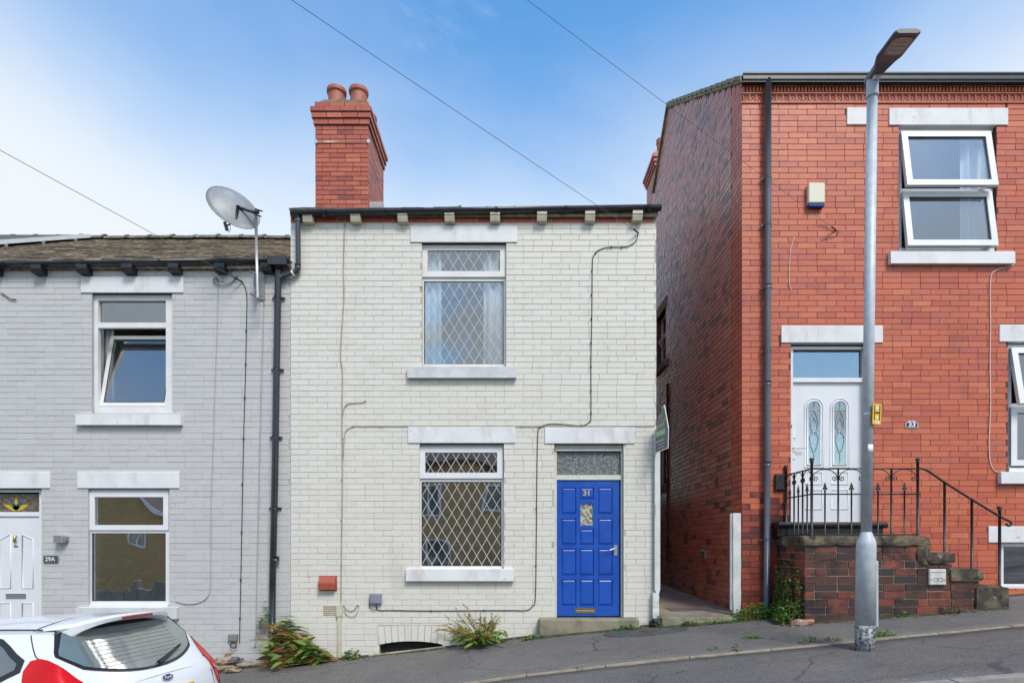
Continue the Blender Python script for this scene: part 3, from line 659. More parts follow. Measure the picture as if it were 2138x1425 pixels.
q.build('cellar_grille', mat('dark iron grille', (.05, .048, .046), (.03, .03, .03), .6, 30), ch)
q = MB(); a, b = P(770, 1366, -.06), P(930, 1353, -.06); q.tube([(a.x, -.05, zg(a.x) + .012), (b.x, -.05, zg(b.x) + .015)], .018, 6); q.build('cellar_edge', m_edging, ch)
# painted service pipe by the meter box
q = MB(); q.box(PX(706), PX(714), -.035, -.005, zg(-2.5) - .05, PZ(1285)); q.box(PX(704), PX(716), -.045, -.005, PZ(1285), PZ(1262)); q.build('service_duct', m_corbel_c, ch)
# chimney
yc0, yc1 = 1.88, 3.14; cxm = PX(713.5, yc0); hw = .462; hd = (yc1 - yc0) / 2; cym = (yc0 + yc1) / 2
chim = MB(); zb0 = ZTOP_C + .4
ROWS = [(261, 9999, 0.0), (249, 261, .028), (237, 249, .053), (227, 237, .072), (212.5, 227, .010)]
for (pt, pb, out) in ROWS:
    zt_ = PZ(pt, yc0); zb_ = zb0 if pb == 9999 else PZ(pb, yc0); chim.box(cxm - hw - out + .008, cxm + hw + out - .008, yc0 - out + .008, yc1 + out - .008, zb_ + (.0 if pb == 9999 else .001), zt_ - .001)
chm = chim.build('chimney', m_chim_mortar, ch)
for ri, (pt, pb, out) in enumerate(ROWS):
    zt_ = PZ(pt, yc0); zb_ = zb0 if pb == 9999 else PZ(pb, yc0); Hh = .0823; nrow = max(1, round((zt_ - zb_) / Hh)); Hh = (zt_ - zb_) / nrow
    for face, (a, b, pl) in {'y': (cxm - hw - out, cxm + hw + out, yc0 - out + .008), 'p': (yc0 - out, yc1 + out, cxm + hw + out - .008), 'x': (yc0 - out, yc1 + out, cxm - hw - out + .008)}.items():
        rc = brick_rects(a, b, zb_, zt_, .269, Hh, .009, [], 30 + ri, .1)
        if face == 'y': lay(rc, m_chim, chm, 400, .009, 'y', pl, 3)
        else: lay(rc, m_chim, chm, 0, .009, face, pl, 3)
ztc = PZ(212.5, yc0)
q = MB(); q.prism([(cxm - hw + .02, ztc), (cxm + hw - .02, ztc), (cxm + hw - .14, ztc + .06), (cxm - hw + .14, ztc + .06)], 'y', yc0 + .03, yc1 - .03); q.build('chimney_flaunching', m_verge, ch)
pot = MB(); pot.lathe([(.0, 0), (.152, 0), (.146, .21), (.150, .225), (.170, .238), (.174, .25), (.174, .292), (.168, .302), (.152, .302), (.14, .27), (.12, .05), (0, .05)], (0, 0, 0), 32, False); pm = pot.mesh('chimney_pot', m_pot)
for px, yy in ((703, yc0 + .28), (749, yc0 + .28), (703, yc0 + .95), (749, yc0 + .95)):
    o = link('chimney_pot', pm, ch); o.location = Vector((PX(px, yc0 + .28), yy, ztc + .07)); o.scale = (1, 1, 1.12)
q = MB(); a = P(659, 296, yc0 - .02); b = P(770, 295, yc0 - .02); q.tube([a, b], .006, 6); q.box(b.x - .03, b.x + .02, yc0 - .03, yc0 - .012, b.z - .03, b.z + .03); q.box(a.x - .02, a.x + .03, yc0 - .03, yc0 - .012, a.z - .03, a.z + .03); q.build('chimney_strap', m_chrome, ch)
q = MB()
for i in range(8): yy = yc0 + .1 + i * .14; zz = ZTOP_C + .574 * (yy + .05) + .04; q.box(cxm + hw + .004, cxm + hw + .022, yy, yy + .135, zz, zz + .11)
q.build('lead_flashing', mat('lead flashing', (.42, .42, .42), (.5, .49, .47), .5, 12), ch)
# swan-neck rainwater pipe joining the black downpipe
pts = smooth_path([P(622, 452, -.1), P(622, 470, -.1), P(622.5, 520, -.085), P(622, 556, -.075), P(617, 567, -.07), P(600, 573, -.07), P(586, 578, -.07)], 4)
dpc = downpipe(ch, pts, .036, m_gutter_grey, [P(622, 557, -.075), P(622, 459, -.1)])
q = MB(); c = P(612, 570, -.07); q.tube([c + Vector((-.012, 0, -.006)), c + Vector((.012, 0, .006))], .044, 12); q.build('white_clip', m_white, dpc)

# ================================================================== grey house (29A)
XG0 = -13.0; XG1 = XC0 - .004; ZTOP_G = PZ(553)
gh = thing('grey_house', 'pale grey painted brick terraced house with white door and black gutter', 'house', ((XG0 + XG1) / 2, 0, zg(-5)))
G_up, G_dn, G_door = rect(192, 612, 360, 862), rect(184, 1018, 354, 1266), rect(-62, 1018, 87, 1372)
wall_g = holed(MB(), XG0, XG1, -2.2, ZTOP_G, [G_up, G_dn, G_door], 0, .25).build('front_wall', m_grey_mortar, gh)
GL_ = [(170, 578, 384, 612), (163, 984, 375, 1019), (-85, 984, 106, 1019)]; GS = [(160, 864, 379, 887), (160, 1267, 371, 1291)]
EXG = [G_up, G_dn, G_door] + [rect(*v) for v in GL_ + GS]
zt = PZ(565)
rects = brick_rects(-9.0, XG1, zt - 92 * .0834, zt, .269, .0834, .0055, EXG, 21, keep=lambda q: q[3] > zg((q[0] + q[1]) / 2) - .02)
lay(rects, m_greybrick, wall_g, 300, .0045, seed=8, jit=.0022)
q = MB(); q.box(-9.0, XG1 - .01, -.012, 0, zt, ZTOP_G); q.build('eaves_band', mat('flaking eaves mortar', (.42, .38, .30), (.20, .12, .08), .9, 14), gh)
hull = MB()
for xa, xb in ((XG0, XG0 + .22), (XG1 - .22, XG1)):
    hull.prism([(.25, -2.2), (10.2, -2.2), (10.2, ZTOP_G), (5.09, ZTOP_G + 2.8), (.25, ZTOP_G + .1)], 'x', xa, xb)
hull.box(XG0 + .22, XG1 - .22, 9.98, 10.2, -2.2, ZTOP_G); hull.build('side_wall', bpy.data.materials['render over brick'], gh)
zrg = PZ(498, 5.09) - .05
rf = slate_roof(gh, XG0, XG1, -.06, ZTOP_G + .02, 5.09, zrg, m_slate, 4); ridge_tiles(rf, XG0 + .1, XG1, 5.09, zrg, .52, m_ridge)
gutter(gh, P(-300, 553, -.1), P(607, 541, -.1), .060, m_gutter, [PX(p) for p in (22, 187, 345, 505)])
q = MB(); q.box(PX(562, -.1), PX(602, -.1), -.17, -.03, PZ(556, -.1), PZ(538, -.1)); q.build('gutter_outlet', m_gutter, gh)
cbk = MB(); cbk.prism([(0, 0), (-.13, 0), (-.13, -.06), (-.11, -.11), (0, -.115)], 'x', -.075, .075); cbm = cbk.mesh('corbel', m_black)
for p in (-95, -2, 90, 184, 277, 372, 467, 563):
    o = link('corbel', cbm, gh); c = P(p, 561 - 4 * p / 563); o.location = Vector((c.x, -.013, c.z))
for l in GL_: lintel(gh, l, m_stone_w)
sill(gh, GS[0], m_stone_w); sill(gh, GS[1], m_sill_old)
room(gh, G_up); room(gh, G_dn)
# upper window with its lower sash tilted inwards
w = MB(); fr = rect(191, 613, 360, 862, .05); w.ring(fr, .095, .05, .11); w.box(fr[0] + .095, fr[1] - .095, .05, .11, PZ(684, .05), PZ(673, .05)); wi = w.build('window', m_upvc_old, gh)
pane(wi, rect(210, 626, 354, 673, .09), .095, m_glass)
inn = rect(207, 685, 351, 848, .09); M4 = hinge(.11, inn[2], R(-13)); q = MB(); q.ring(inn, .062, .085, .135); q.xf(M4); sa = q.build('tilted_sash', m_upvc_old, wi)
q = MB(); gi = (inn[0] + .058, inn[1] - .058, inn[2] + .058, inn[3] - .058); q.ring(gi, .01, .082, .09); q.xf(M4); q.build('gasket', m_gasket, sa)
pane(sa, gi, .1, m_glass, M4)
curtain((200, 690, 238, 860), .42, m_curtain, 'white curtain inside the tilted upper window of the grey house', 3, .02)
# lower window
w = MB(); fr = rect(183, 1021, 354, 1262, .05); w.ring(fr, .055, .05, .11); w.box(fr[0] + .055, fr[1] - .055, .05, .11, PZ(1112, .05), PZ(1105, .05)); wi = w.build('window', m_upvc, gh)
sr = rect(187, 1026, 352, 1106, .035); q = MB(); q.ring(sr, .075, .03, .049); sa = q.build('sash', m_upvc, wi)
pane(wi, rect(198, 1035, 342, 1097, .06), .06, m_glass_low); pane(wi, rect(193, 1112, 348, 1253, .07), .072, m_glass_low)
g = MB(); g.ring(rect(197.5, 1034.5, 342.5, 1097.5, .05), .008, .046, .055); g.ring(rect(192.5, 1111.5, 348.5, 1253.5, .06), .008, .062, .07); g.build('gasket', m_gasket, wi)
MB().box(fr[0], fr[1], .02, .05, PZ(1268, .04), PZ(1261, .04)).build('window_cill', m_upvc, wi)
# white door with stained fanlight
w = MB(); fr = rect(-62, 1022, 87, 1372, .06); w.ring(fr, .035, .06, .14); w.box(fr[0] + .035, fr[1] - .035, .06, .14, PZ(1077, .06), PZ(1068, .06)); w.box(fr[0], fr[1], .055, .06, fr[3] - .02, fr[3] - .012); w.build('door_frame', m_upvc, gh)
fl = MB().box(fr[0] + .03, fr[1] - .03, .10, .106, PZ(1069, .1), PZ(1031, .1)).build('fanlight', m_glass_stain, gh)
def petal(x0, z0, ang, L_, W_, m_, y=.097):
    n = 8; q = MB(); pts = []
    for k in range(2 * n):
        t = k / n * math.pi; u = (1 - math.cos(t)) / 2 * L_; v = math.sin(t) * W_ * (1.25 - .5 * u / L_); pts.append((x0 + u * math.sin(ang) + v * math.cos(ang), z0 + u * math.cos(ang) - v * math.sin(ang)))
    q.prism(pts, 'y', y, .0985); return q.build('stained_petal', m_, fl)
c = P(34, 1064, .1); m_sy, m_sb = mat('yellow stained glass', (.55, .38, .02), rough=.2), mat('blue stained glass', (.03, .10, .26), rough=.2)
for ang, L_, m_ in ((0, .18, m_sy), (-.5, .15, m_sb), (.5, .15, m_sb), (-1.15, .19, m_sy), (1.15, .19, m_sy)): petal(c.x, c.z, ang, L_, .028, m_)
dl = rect(-58, 1078, 84, 1372, .08); door = MB().box(dl[0], dl[1], .08, .125, dl[2], dl[3]).build('front_door', m_whitedoor, gh)
def moulding(parent, loop, m_, y=.08, w=.010):
    q = MB(); q.tube([(a, y, b) for a, b in loop] + [(loop[0][0], y, loop[0][1])], w, 6); return q.build('panel_moulding', m_, parent)
for s_ in (-1, 1):
    x = lambda p: PX(34 + s_ * (p - 34), .08) if s_ > 0 else PX(-24 + 34 - (p - 34) - 10, .08)
    xa, xb = (PX(47, .08), PX(69, .08)) if s_ > 0 else (PX(-43, .08), PX(22, .08))
    if s_ < 0: xa, xb = PX(-1, .08), PX(22, .08)
    z1a, z1b = (PZ(1116, .08), PZ(1125, .08)) if s_ > 0 else (PZ(1126, .08), PZ(1115, .08))
    moulding(door, [(xa, z1a), (xb, z1b), (xb, PZ(1227, .08)), (xa, PZ(1227, .08))], m_whitedoor)
    moulding(door, [(xa, PZ(1258, .08)), (xb, PZ(1258, .08)), (xb, PZ(1340, .08)), (xa, PZ(1340, .08))], m_whitedoor)
lb = rect(13, 1238, 55, 1248, .08); q = MB(); q.ring(lb, .008, .07, .08); q.box(lb[0] + .008, lb[1] - .008, .074, .08, lb[2] + .008, lb[3] - .008); q.build('letterbox', m_chrome, door)
q = MB(); c = P(34, 1125, .08); q.tube([c + Vector((0, -.005, .05)), c + Vector((0, -.03, .035)), c + Vector((.005, -.035, -.02)), c + Vector((-.01, -.02, -.045))], [.012, .016, .02, .012], 8); q.bbox(c.x - .03, c.x + .03, .068, .08, c.z - .11, c.z - .09, .003); q.build('door_knocker', m_brass, door)
MB().bbox(fr[0] - .05, fr[1] + .05, -.25, .06, zg(-7.2) - .2, PZ(1372), .015).build('doorstep', m_stepstone, gh)
# black downpipe shared by both houses
pts = [P(581, 545, -.075), P(581, 575, -.07), P(578, 740, -.07), P(574, 1000, -.07), P(569, 1220, -.07), P(568, 1372, -.07)]
downpipe(gh, pts, .046, m_pipe_black, [P(575, 1165, -.07) * 1, P(581, 560, -.07)], [P(577.5, 770, -.07), P(573, 1060, -.07), P(574.5, 912, -.07), P(580, 620, -.07)])
# solar panel lying on the neighbouring part of the roof
sp = thing('solar_panel', 'solar panel with pale edge frame lying on the grey house slate roof', 'solar panel', P(0, 525, 2.55))
Xs = -9.55; slope = (zrg - ZTOP_G - .02) / 5.15
def rs(y, h): return ZTOP_G + .02 + slope * (y + .06) + h
for k in range(3):
    q = MB(); xa, xb = Xs - 1.05 * (k + 1) + .02, Xs - 1.05 * k
    y0_, y1_ = 2.2, 4.9
    q.add([(x, y, rs(y, h)) for h in (.10, .15) for (x, y) in ((xa, y0_), (xb, y0_), (xb, y1_), (xa, y1_))], [(0, 3, 2, 1), (4, 5, 6, 7), (0, 1, 5, 4), (1, 2, 6, 5), (2, 3, 7, 6), (3, 0, 4, 7)])
    q.build('module', mat('solar module', (.10, .085, .07), (.085, .075, .065), .6, 4, spec=.2) if k == 0 else bpy.data.materials['solar module'], sp)
q = MB()
q.add([(x, y, rs(y, h)) for h in (.085, .165) for (x, y) in ((Xs + .003, 2.2), (Xs + .04, 2.2), (Xs + .04, 4.9), (Xs + .003, 4.9))], [(0, 3, 2, 1), (4, 5, 6, 7), (0, 1, 5, 4), (1, 2, 6, 5), (2, 3, 7, 6), (3, 0, 4, 7)])
q.build('edge_frame', m_white, sp)
for yy in (2.6, 3.5, 4.4):
    q = MB(); q.box(Xs - .5, Xs + .06, yy, yy + .05, rs(yy, -.03), rs(yy, .10)); q.build('mounting_rail', m_chrome, sp)
# ================================================================== red house (33)
XR0, XR1 = PX(1550), 9.6; ZTOP_R = PZ(168)
rh = thing('red_house', 'red brick house with white door, ornate brick cornice and exposed side wall', 'house', ((XR0 + XR1) / 2, 0, zg(6)))
R_up, R_door, R_win, R_cel = rect(1876, 262, 2080, 527), rect(1651, 714, 1809, 1110), rect(2104, 713, 2292, 986), rect(2087, 1131, 2300, 1227)
wall_r = holed(MB(), XR0, XR1, -.8, ZTOP_R, [R_up, R_door, R_win, R_cel], 0, .25).build('front_wall', m_red_mortar, rh)
RL = [(1855, 227, 2103, 263), (1630, 680, 1842, 716), (2085, 678, 2310, 714), (2062, 1098, 2320, 1132)]; RS = [(1858, 525, 2117, 551), (2088, 984, 2310, 1009)]
STUB = (1767, 226, 1829, 262)
EXR = [R_up, R_door, R_win, R_cel, rect(*STUB)] + [rect(*v) for v in RL + RS]
zt = PZ(216)
nr = 95; rects = brick_rects(XR0 - .008, XR1, zt - nr * .0834, zt, .2725, .0834, .0055, EXR, 31, .04, keep=lambda q: q[3] > zg((q[0] + q[1]) / 2) - .02)
low = [q for q in rects if q[0] < 4.6 and q[3] < PZ(1035) + random.Random(int(q[0] * 1000)).uniform(-.3, .2)]; lowset = set(low)
lay([q for q in rects if q not in lowset], m_red, wall_r, 300, .005, seed=6, jit=.0016)
lay(low, brick_mat('damp stained red brick', [(0, (.10, .03, .022)), (.4, (.24, .048, .028)), (.75, (.32, .062, .034)), (1, (.16, .045, .04))], .45, [(DARK, 1.7, (1, 1, 1), .5, .7, .75)], .25, .5, .15), wall_r, 0, .008, seed=7)
# gable wall along the alley
YG1 = 5.5; RID = (4.06, PZ(224, 4.06)); BK = (5.25, PZ(383, 5.2)); EV = (0.0, PZ(174))
def roofz(y): return EV[1] + (RID[1] - EV[1]) * y / RID[0] if y < RID[0] else RID[1] + (BK[1] - RID[1]) * (y - RID[0]) / (BK[0] - RID[0])
GW = [(4.27, 5.07, 5.37, 6.50), (4.25, 5.05, 2.68, 3.95)]
Rz = Matrix.Translation((XR0, 0, 0)) @ Matrix.Rotation(R(-90), 4, 'Z')
mb = holed(MB(), -YG1, -.25, -.6, EV[1], [(-b, -a, c, d) for a, b, c, d in GW], 0, .25); mb.xf(Rz)
mb.prism([(.0, EV[1]), (YG1, EV[1]), (YG1, roofz(YG1)), (RID[0], RID[1]), (.0, EV[1] + .001)], 'x', XR0, XR0 + .25)
wall_s = mb.build('side_wall', m_gable_mortar, rh)
exg = [(a - .1, b + .1, d, d + .2) for a, b, c, d in GW[:1]] + GW + [(a - .06, b + .06, c - .16, c) for a, b, c, d in GW]
under = lambda q: q[2] < roofz((q[0] + q[1]) / 2) - .05 and q[3] > .3 + .025 * q[0]
zs0 = zt - nr * .0834
lay(brick_rects(0, .43, zs0, RID[1], .2725, .0834, .0075, [], 41, .3, keep=under), m_red, wall_s, 0, .005, 'x', XR0, 9, .001)
lay(brick_rects(.437, YG1, zs0, RID[1], .262, .0834, .0085, exg, 42, .2, keep=under), m_gable, wall_s, 0, .0055, 'x', XR0, 10, .002)
q = MB()          # slate verge
def vp(y, h): return (y, roofz(y) + h)
q.prism([(-.10, roofz(0) - .06), vp(RID[0], .0), (RID[0], RID[1] + .08), (-.10, roofz(0) + .02)], 'x', XR0 - .05, XR0 + .2)
q.prism([vp(RID[0] + .002, .0), vp(5.36, -.05), vp(5.38, .03), (RID[0] + .002, RID[1] + .08)], 'x', XR0 - .05, XR0 + .2); q.build('roof_verge', m_verge, rh)
q = MB(); q.prism([(-.05, roofz(0)), vp(RID[0], .04), vp(5.36, -.02), vp(5.36, -.1), (RID[0], RID[1] - .06), (-.05, roofz(0) - .08)], 'x', XR0 + .201, XR1); q.build('roof', m_slate, rh)
rr = random.Random(8); q = MB()
for i in range(16):
    ya, yb = RID[0] * i / 16, RID[0] * (i + 1.12) / 16; za, zb = roofz(ya) + .0, roofz(min(yb, RID[0])) + .05; q.prism([(ya - .1, za - .03), (ya - .1, za + .035), (yb - .1, zb), (yb - .1, zb - .05)], 'x', XR0 - .065 - rr.uniform(0, .02), XR0 + .18)
q.build('verge_slates', m_verge, rh)
hull = MB(); hull.box(XR0 + .25, XR1, 5.28, 5.5, -.8, 9.4); hull.box(XR1 - .2, XR1, .25, 5.28, -.8, ZTOP_R); hull.box(XR0 + .35, XR1, 5.5, 9.5, -.4, 9.0); hull.build('rear_wall', bpy.data.materials['render over brick'], rh)
# rear chimney peeping past the verge
q = MB(); yc = 6.4; xk0, xk1 = PX(1369, yc), PX(1369, yc) + .95; zk = PZ(316, yc)
for i, (o_, a, b) in enumerate(((0, 8.9, zk - .36), (.03, zk - .36, zk - .27), (.06, zk - .27, zk - .18), (.09, zk - .18, zk - .09), (.02, zk - .09, zk))): q.box(xk0 - o_, xk1 + o_, yc - o_, yc + 1.0 + o_, a, b - .002)
q.build('rear_chimney', m_chim, rh)
for i in range(2): o = link('chimney_pot', pm, rh); o.location = Vector((xk0 + .22 + .36 * i, yc + .4, zk - .02)); o.scale = (.62, .62, 1.9)
# side windows
for k, (a, b, c, d) in enumerate(GW):
    q = MB(); q.ring((-b, -a, c, d), .06, .09, .14); q.xf(Rz); wi = q.build('window', m_upvc_old, rh)
    q = MB(); q.box(-b + .06, -a - .06, .11, .116, c + .06, d - .06); q.xf(Rz); q.build('pane', m_glass, wi)
    q = MB(); q.box(XR0 - .05, XR0 + .14, a - .06, b + .06, c - .15, c - .004); q.build('window_sill', m_stepstone, rh)
    q = MB(); q.add([(XR0 + .25, a - .3, c - .3), (XR0 + 1.6, a - .3, c - .3), (XR0 + 1.6, b + .2, c - .3), (XR0 + .25, b + .2, c - .3), (XR0 + .25, a - .3, d + .2), (XR0 + 1.6, a - .3, d + .2), (XR0 + 1.6, b + .2, d + .2), (XR0 + .25, b + .2, d + .2)], [(0, 1, 2, 3), (7, 6, 5, 4), (1, 2, 6, 5), (0, 1, 5, 4), (3, 2, 6, 7)]); q.build('room', m_room, rh)
    if k == 0:
        q = MB(); q.box(XR0 - .02, XR0 + .1, a - .1, b + .1, d, d + .2); q.build('side_lintel', mat('buff stone lintel', (.34, .25, .12), (.26, .19, .1), .85, 6), rh)
        q = MB(); q.ring((-b + .05, -a - .05, c + .06, c + .62), .055, .0, .05); q.xf(hinge(.05, c + .62, R(26))); q.xf(Rz); q.build('open_sash', m_upvc, wi)
q = MB(); yy = PX(1395) * 0 + 3.317 * F / (1395 - CX) - D; q.tube([(XR0 - .02, yy, PZ(800, yy)), (XR0 - .02, yy, PZ(1172, yy))], .014, 6); q.build('side_conduit', m_cable_b, rh)
for px, py, m_ in ((1499, 1005, mat('pink vent', (.34, .20, .15), (.28, .16, .12), .8, 20)), (1470, 1157, m_leadd)):
    yy = XR0 * F / (px - CX) - D; zz = PZ(py, yy); q = MB(); q.bbox(XR0 - .022, XR0 + .01, yy - .11, yy + .11, zz - .075, zz + .075, .006); a_ = q.build('air_brick', m_, rh)
    q = MB()
    for i in range(3):
        for j in range(3): q.box(XR0 - .0245, XR0 - .02, yy - .085 + i * .06, yy - .045 + i * .06, zz - .055 + j * .04, zz - .03 + j * .04)
    q.build('vent_hole', m_gasket, a_)
# cornice: header course, dentils, moulded tiles
zc = [PZ(p) for p in (168, 181, 183, 195, 198, 214.5, 217)]
lay(brick_rects(XR0 - .02, XR1, zc[1], zc[0], .137, zc[0] - zc[1], .006, [], 51, 0), m_red, wall_r, 0, .035, plane=0, seed=3)
q = MB(); x = XR0 - .01
q.box(XR0 - .03, XR1, -.040, 0, zc[2] - .004, zc[1] + .002); q.box(XR0 - .03, XR1, -.022, 0, zc[5] - .014, zc[5]); q.box(XR0 - .02, XR1, -.028, 0, zc[4] + .0, zc[3] - .001); q.build('cornice_mould', m_red, rh)
q = MB()
while x < XR1: q.bbox(x, x + .030, -.038, 0, zc[3] + .001, zc[2] - .006, .004); x += .0495
stuff(q.build('dentil_course', m_red, rh))
q = MB(); W2, H2 = .0465, (zc[4] - zc[5]) / 2 - .002
q.ring((-W2, W2, -H2, H2), .009, -.020, 0); q.box(-W2 + .009, W2 - .009, -.007, 0, -H2 + .009, H2 - .009)
def dome(q, x, z, r_, h, n=8):
    q.add([(x + r_ * math.cos(2 * math.pi * k / n), -.007, z + r_ * math.sin(2 * math.pi * k / n)) for k in range(n)] + [(x + r_ * .6 * math.cos(2 * math.pi * k / n), -.007 - h * .8, z + r_ * .6 * math.sin(2 * math.pi * k / n)) for k in range(n)] + [(x, -.007 - h, z)],
          [(k, (k + 1) % n, n + (k + 1) % n, n + k) for k in range(n)] + [(n + k, n + (k + 1) % n, 2 * n) for k in range(n)])
dome(q, 0, H2 * .12, .014, .013); dome(q, -.02, -H2 * .5, .009, .009); dome(q, .02, -H2 * .5, .009, .009); dome(q, -.022, H2 * .5, .008, .008); dome(q, .022, H2 * .5, .008, .008)
tm = q.mesh('moulded_tile', brick_mat('moulded terracotta', [(0, (.30, .055, .028)), (.6, (.38, .08, .035)), (1, (.42, .10, .05))], .5, [(DARK, 1.6, (1, 1, .4), .58, .74, .8)], .3)); x = XR0 + W2 + .004
while x < XR1 - .05: o = link('moulded_tile', tm, rh); o.location = Vector((x, 0, (zc[4] + zc[5]) / 2)); x += .0955
# fascia gutter
q = MB(); za = PZ(150, -.14)
q.prism([(-.06, za - .10), (-.115, za - .10), (-.125, za - .085), (-.125, za - .03), (-.14, za - .02), (-.14, za), (-.06, za)], 'x', XR0 - .035, XR1)
gg = q.build('gutter', m_gutter_grey, rh); q = MB(); q.box(XR0 - .03, XR1, -.11, -.04, za - .118, za - .101); q.build('soffit', m_black, gg)
q = MB(); q.box(XR0 - .02, XR1, -.06, -.0, za - .10, za + .0); q.build('fascia_board', m_black, rh)
pts = [P(1604, 166, -.09), P(1603.5, 400, -.08), P(1603, 700, -.08), P(1602, 1000, -.08), P(1600, 1285, -.08)]
downpipe(rh, pts, .043, m_pipe_grey, [P(1603, 598, -.08), P(1603, 800, -.08), P(1602, 968, -.08)], [P(1603.5, 371, -.08), P(1603.2, 468, -.08), P(1603, 600, -.08), P(1602.6, 733, -.08), P(1601, 1126, -.08)])
for l in RL: lintel(rh, l, m_stone_w)
lintel(rh, STUB, m_stone_w, 'lintel_stub')
for s_ in RS: sill(rh, s_, m_stone_w)
for h in (R_up, R_win, R_cel): room(rh, h)
def top_hung(wi, px, swing, m_f, m_g, y=.04, t=.085):
    r_ = rect(*px, y); M4 = hinge(y, r_[3], R(-swing)); q = MB(); q.ring(r_, t, y - .03, y + .025); q.xf(M4); sa = q.build('sash', m_f, wi)
    gi = (r_[0] + t - .003, r_[1] - t + .003, r_[2] + t - .003, r_[3] - t + .003); q = MB(); q.ring(gi, .010, y - .012, y - .003); q.xf(M4); q.build('gasket', m_gasket, sa); pane(sa, gi, y, m_g, M4)
    return sa
w = MB(); fr = rect(1875, 268, 2081, 527, .06); w.ring(fr, .05, .06, .12); w.box(fr[0] + .05, fr[1] - .05, .06, .12, PZ(401, .06), PZ(394, .06)); w.box(fr[0] - .01, fr[1] + .01, .02, .06, PZ(527, .04), PZ(519, .04)); wi = w.build('window', m_upvc, rh)
top_hung(wi, (1879, 277, 2066, 402), 9, m_upvc, m_glass); top_hung(wi, (1882, 402, 2068, 524), 8, m_upvc, m_glass)
curtain((2005, 268, 2080, 520), .17, m_curtain, 'white curtain gathered at the right inside the red house upper window', 4)
w = MB(); fr = rect(2104, 719, 2290, 982, .06); w.ring(fr, .05, .06, .12); w.box(fr[0] + .05, fr[1] - .05, .06, .12, PZ(850, .06), PZ(842, .06)); w.box(fr[0] - .01, fr[1] + .01, .02, .06, PZ(985, .04), PZ(977, .04)); wi = w.build('window', m_upvc, rh)
top_hung(wi, (2108, 727, 2286, 850), 10, m_upvc, m_glass); top_hung(wi, (2108, 850, 2286, 972), 0, m_upvc, m_glass)
w = MB(); fr = rect(2088, 1133, 2300, 1226, .06); w.ring(fr, .05, .06, .12); wi = w.build('window', m_upvc, rh); pane(wi, (fr[0] + .045, fr[1] - .045, fr[2] + .045, fr[3] - .045), .08, m_glass)
MB().box(fr[0] - .02, fr[1] + .02, .0, .06, fr[2] - .02, fr[2] + .035).build('window_cill', m_upvc, wi)
# white door with two arched stained panes
w = MB(); fr = rect(1650, 723, 1808, 1104, .06); w.ring((fr[0], fr[1], fr[2], fr[3]), .04, .06, .14); w.box(fr[0] + .04, fr[1] - .04, .06, .14, PZ(797, .06), PZ(788, .06)); dfr = w.build('door_frame', m_upvc, rh)
pane(dfr, rect(1655, 735, 1804, 789, .09), .09, m_glass)
room(rh, rect(1655, 735, 1804, 789), 2, .25, .3)
dl = rect(1655, 798, 1803, 1090, .09)
door = MB().box(dl[0], dl[1], .095, .14, dl[2], dl[3]).build('front_door', m_whitedoor, rh); q = MB(); q.ring((dl[0], dl[1], dl[2], dl[3]), .012, .09, .095); q.build('door_edge', m_upvc, door)
for xc in (1699.5, 1753.5):
    xa, xb = PX(xc - 12, .09), PX(xc + 12, .09); za, zb = PZ(968, .09), PZ(838, .09); rad = (xb - xa) / 2; xm = (xa + xb) / 2; n = 10
    arch = lambda e: [(xa - e, za - e), (xb + e, za - e)] + [(xm + (rad + e) * math.cos(math.pi * k / n), zb - rad + (rad + e) * math.sin(math.pi * k / n)) for k in range(n + 1)]
    q = MB(); q.prism(arch(0), 'y', .088, .094); gp = q.build('stained_pane', m_glass, door); q = MB(); q.prism(arch(-.002), 'y', .0945, .0948); q.build('pane_backing', m_glass_stain, gp)
    q = MB(); q.tube([(a, .09, b) for a, b in arch(.012) + arch(.012)[:1]], .012, 6); q.tube([(a, .092, b) for a, b in arch(.05) + arch(.05)[:1]], .009, 6); q.build('panel_moulding', m_whitedoor, door)
    q = MB(); zm = PZ(903, .09)
    for s_ in (-1, 1):
        q.tube(smooth_path([(xm, .086, PZ(857, .09)), (xm + s_ * .045, .086, PZ(872, .09)), (xm + s_ * .055, .086, PZ(890, .09)), (xm + s_ * .012, .086, zm)], 4), .006, 5)
        q.tube(smooth_path([(xm + s_ * .012, .086, zm), (xm + s_ * .06, .086, PZ(912, .09)), (xm + s_ * .045, .086, PZ(930, .09)), (xm, .086, PZ(948, .09))], 4), .006, 5)
        q.tube([(xm - s_ * .05, .086, zm + .004), (xm + s_ * .01, .086, zm + .018), (xm + s_ * .05, .086, zm - .002)], .005, 5)
        q.tube(smooth_path([(xm + s_ * .002, .0855, PZ(872, .09)), (xm - s_ * .05, .0855, PZ(893, .09)), (xm - s_ * .015, .0855, PZ(899, .09))], 4), .004, 5)
    q.tube([(xm, .086, zb - .01), (xm, .086, PZ(857, .09))], .004, 5); q.tube([(xm, .086, PZ(948, .09)), (xm, .086, za)], .004, 5); q.tube([(xa, .086, PZ(857, .09)), (xb, .086, PZ(857, .09))], .004, 5); q.build('lead_pattern', m_leadd, gp)
    for (ya, yb) in ((985, 1010), (1022, 1062)): moulding(door, [(PX(xc - 17, .09), PZ(yb, .09)), (PX(xc + 17, .09), PZ(yb, .09)), (PX(xc + 17, .09), PZ(ya, .09)), (PX(xc - 17, .09), PZ(ya, .09))], m_whitedoor, .094)
q = MB(); q.bbox(PX(1655, .09), PX(1660, .09), .08, .09, PZ(958, .09), PZ(924, .09), .003); q.tube([P(1657, 934, .07), P(1657, 934, .045), P(1662, 934.5, .04), P(1682, 935, .04)], .009, 8); q.build('door_handle', m_upvc, door)
MB().bbox(PX(1654, .09), PX(1661, .09), .083, .09, PZ(914, .09), PZ(896, .09), .002).build('door_notice', m_signwhite, door)
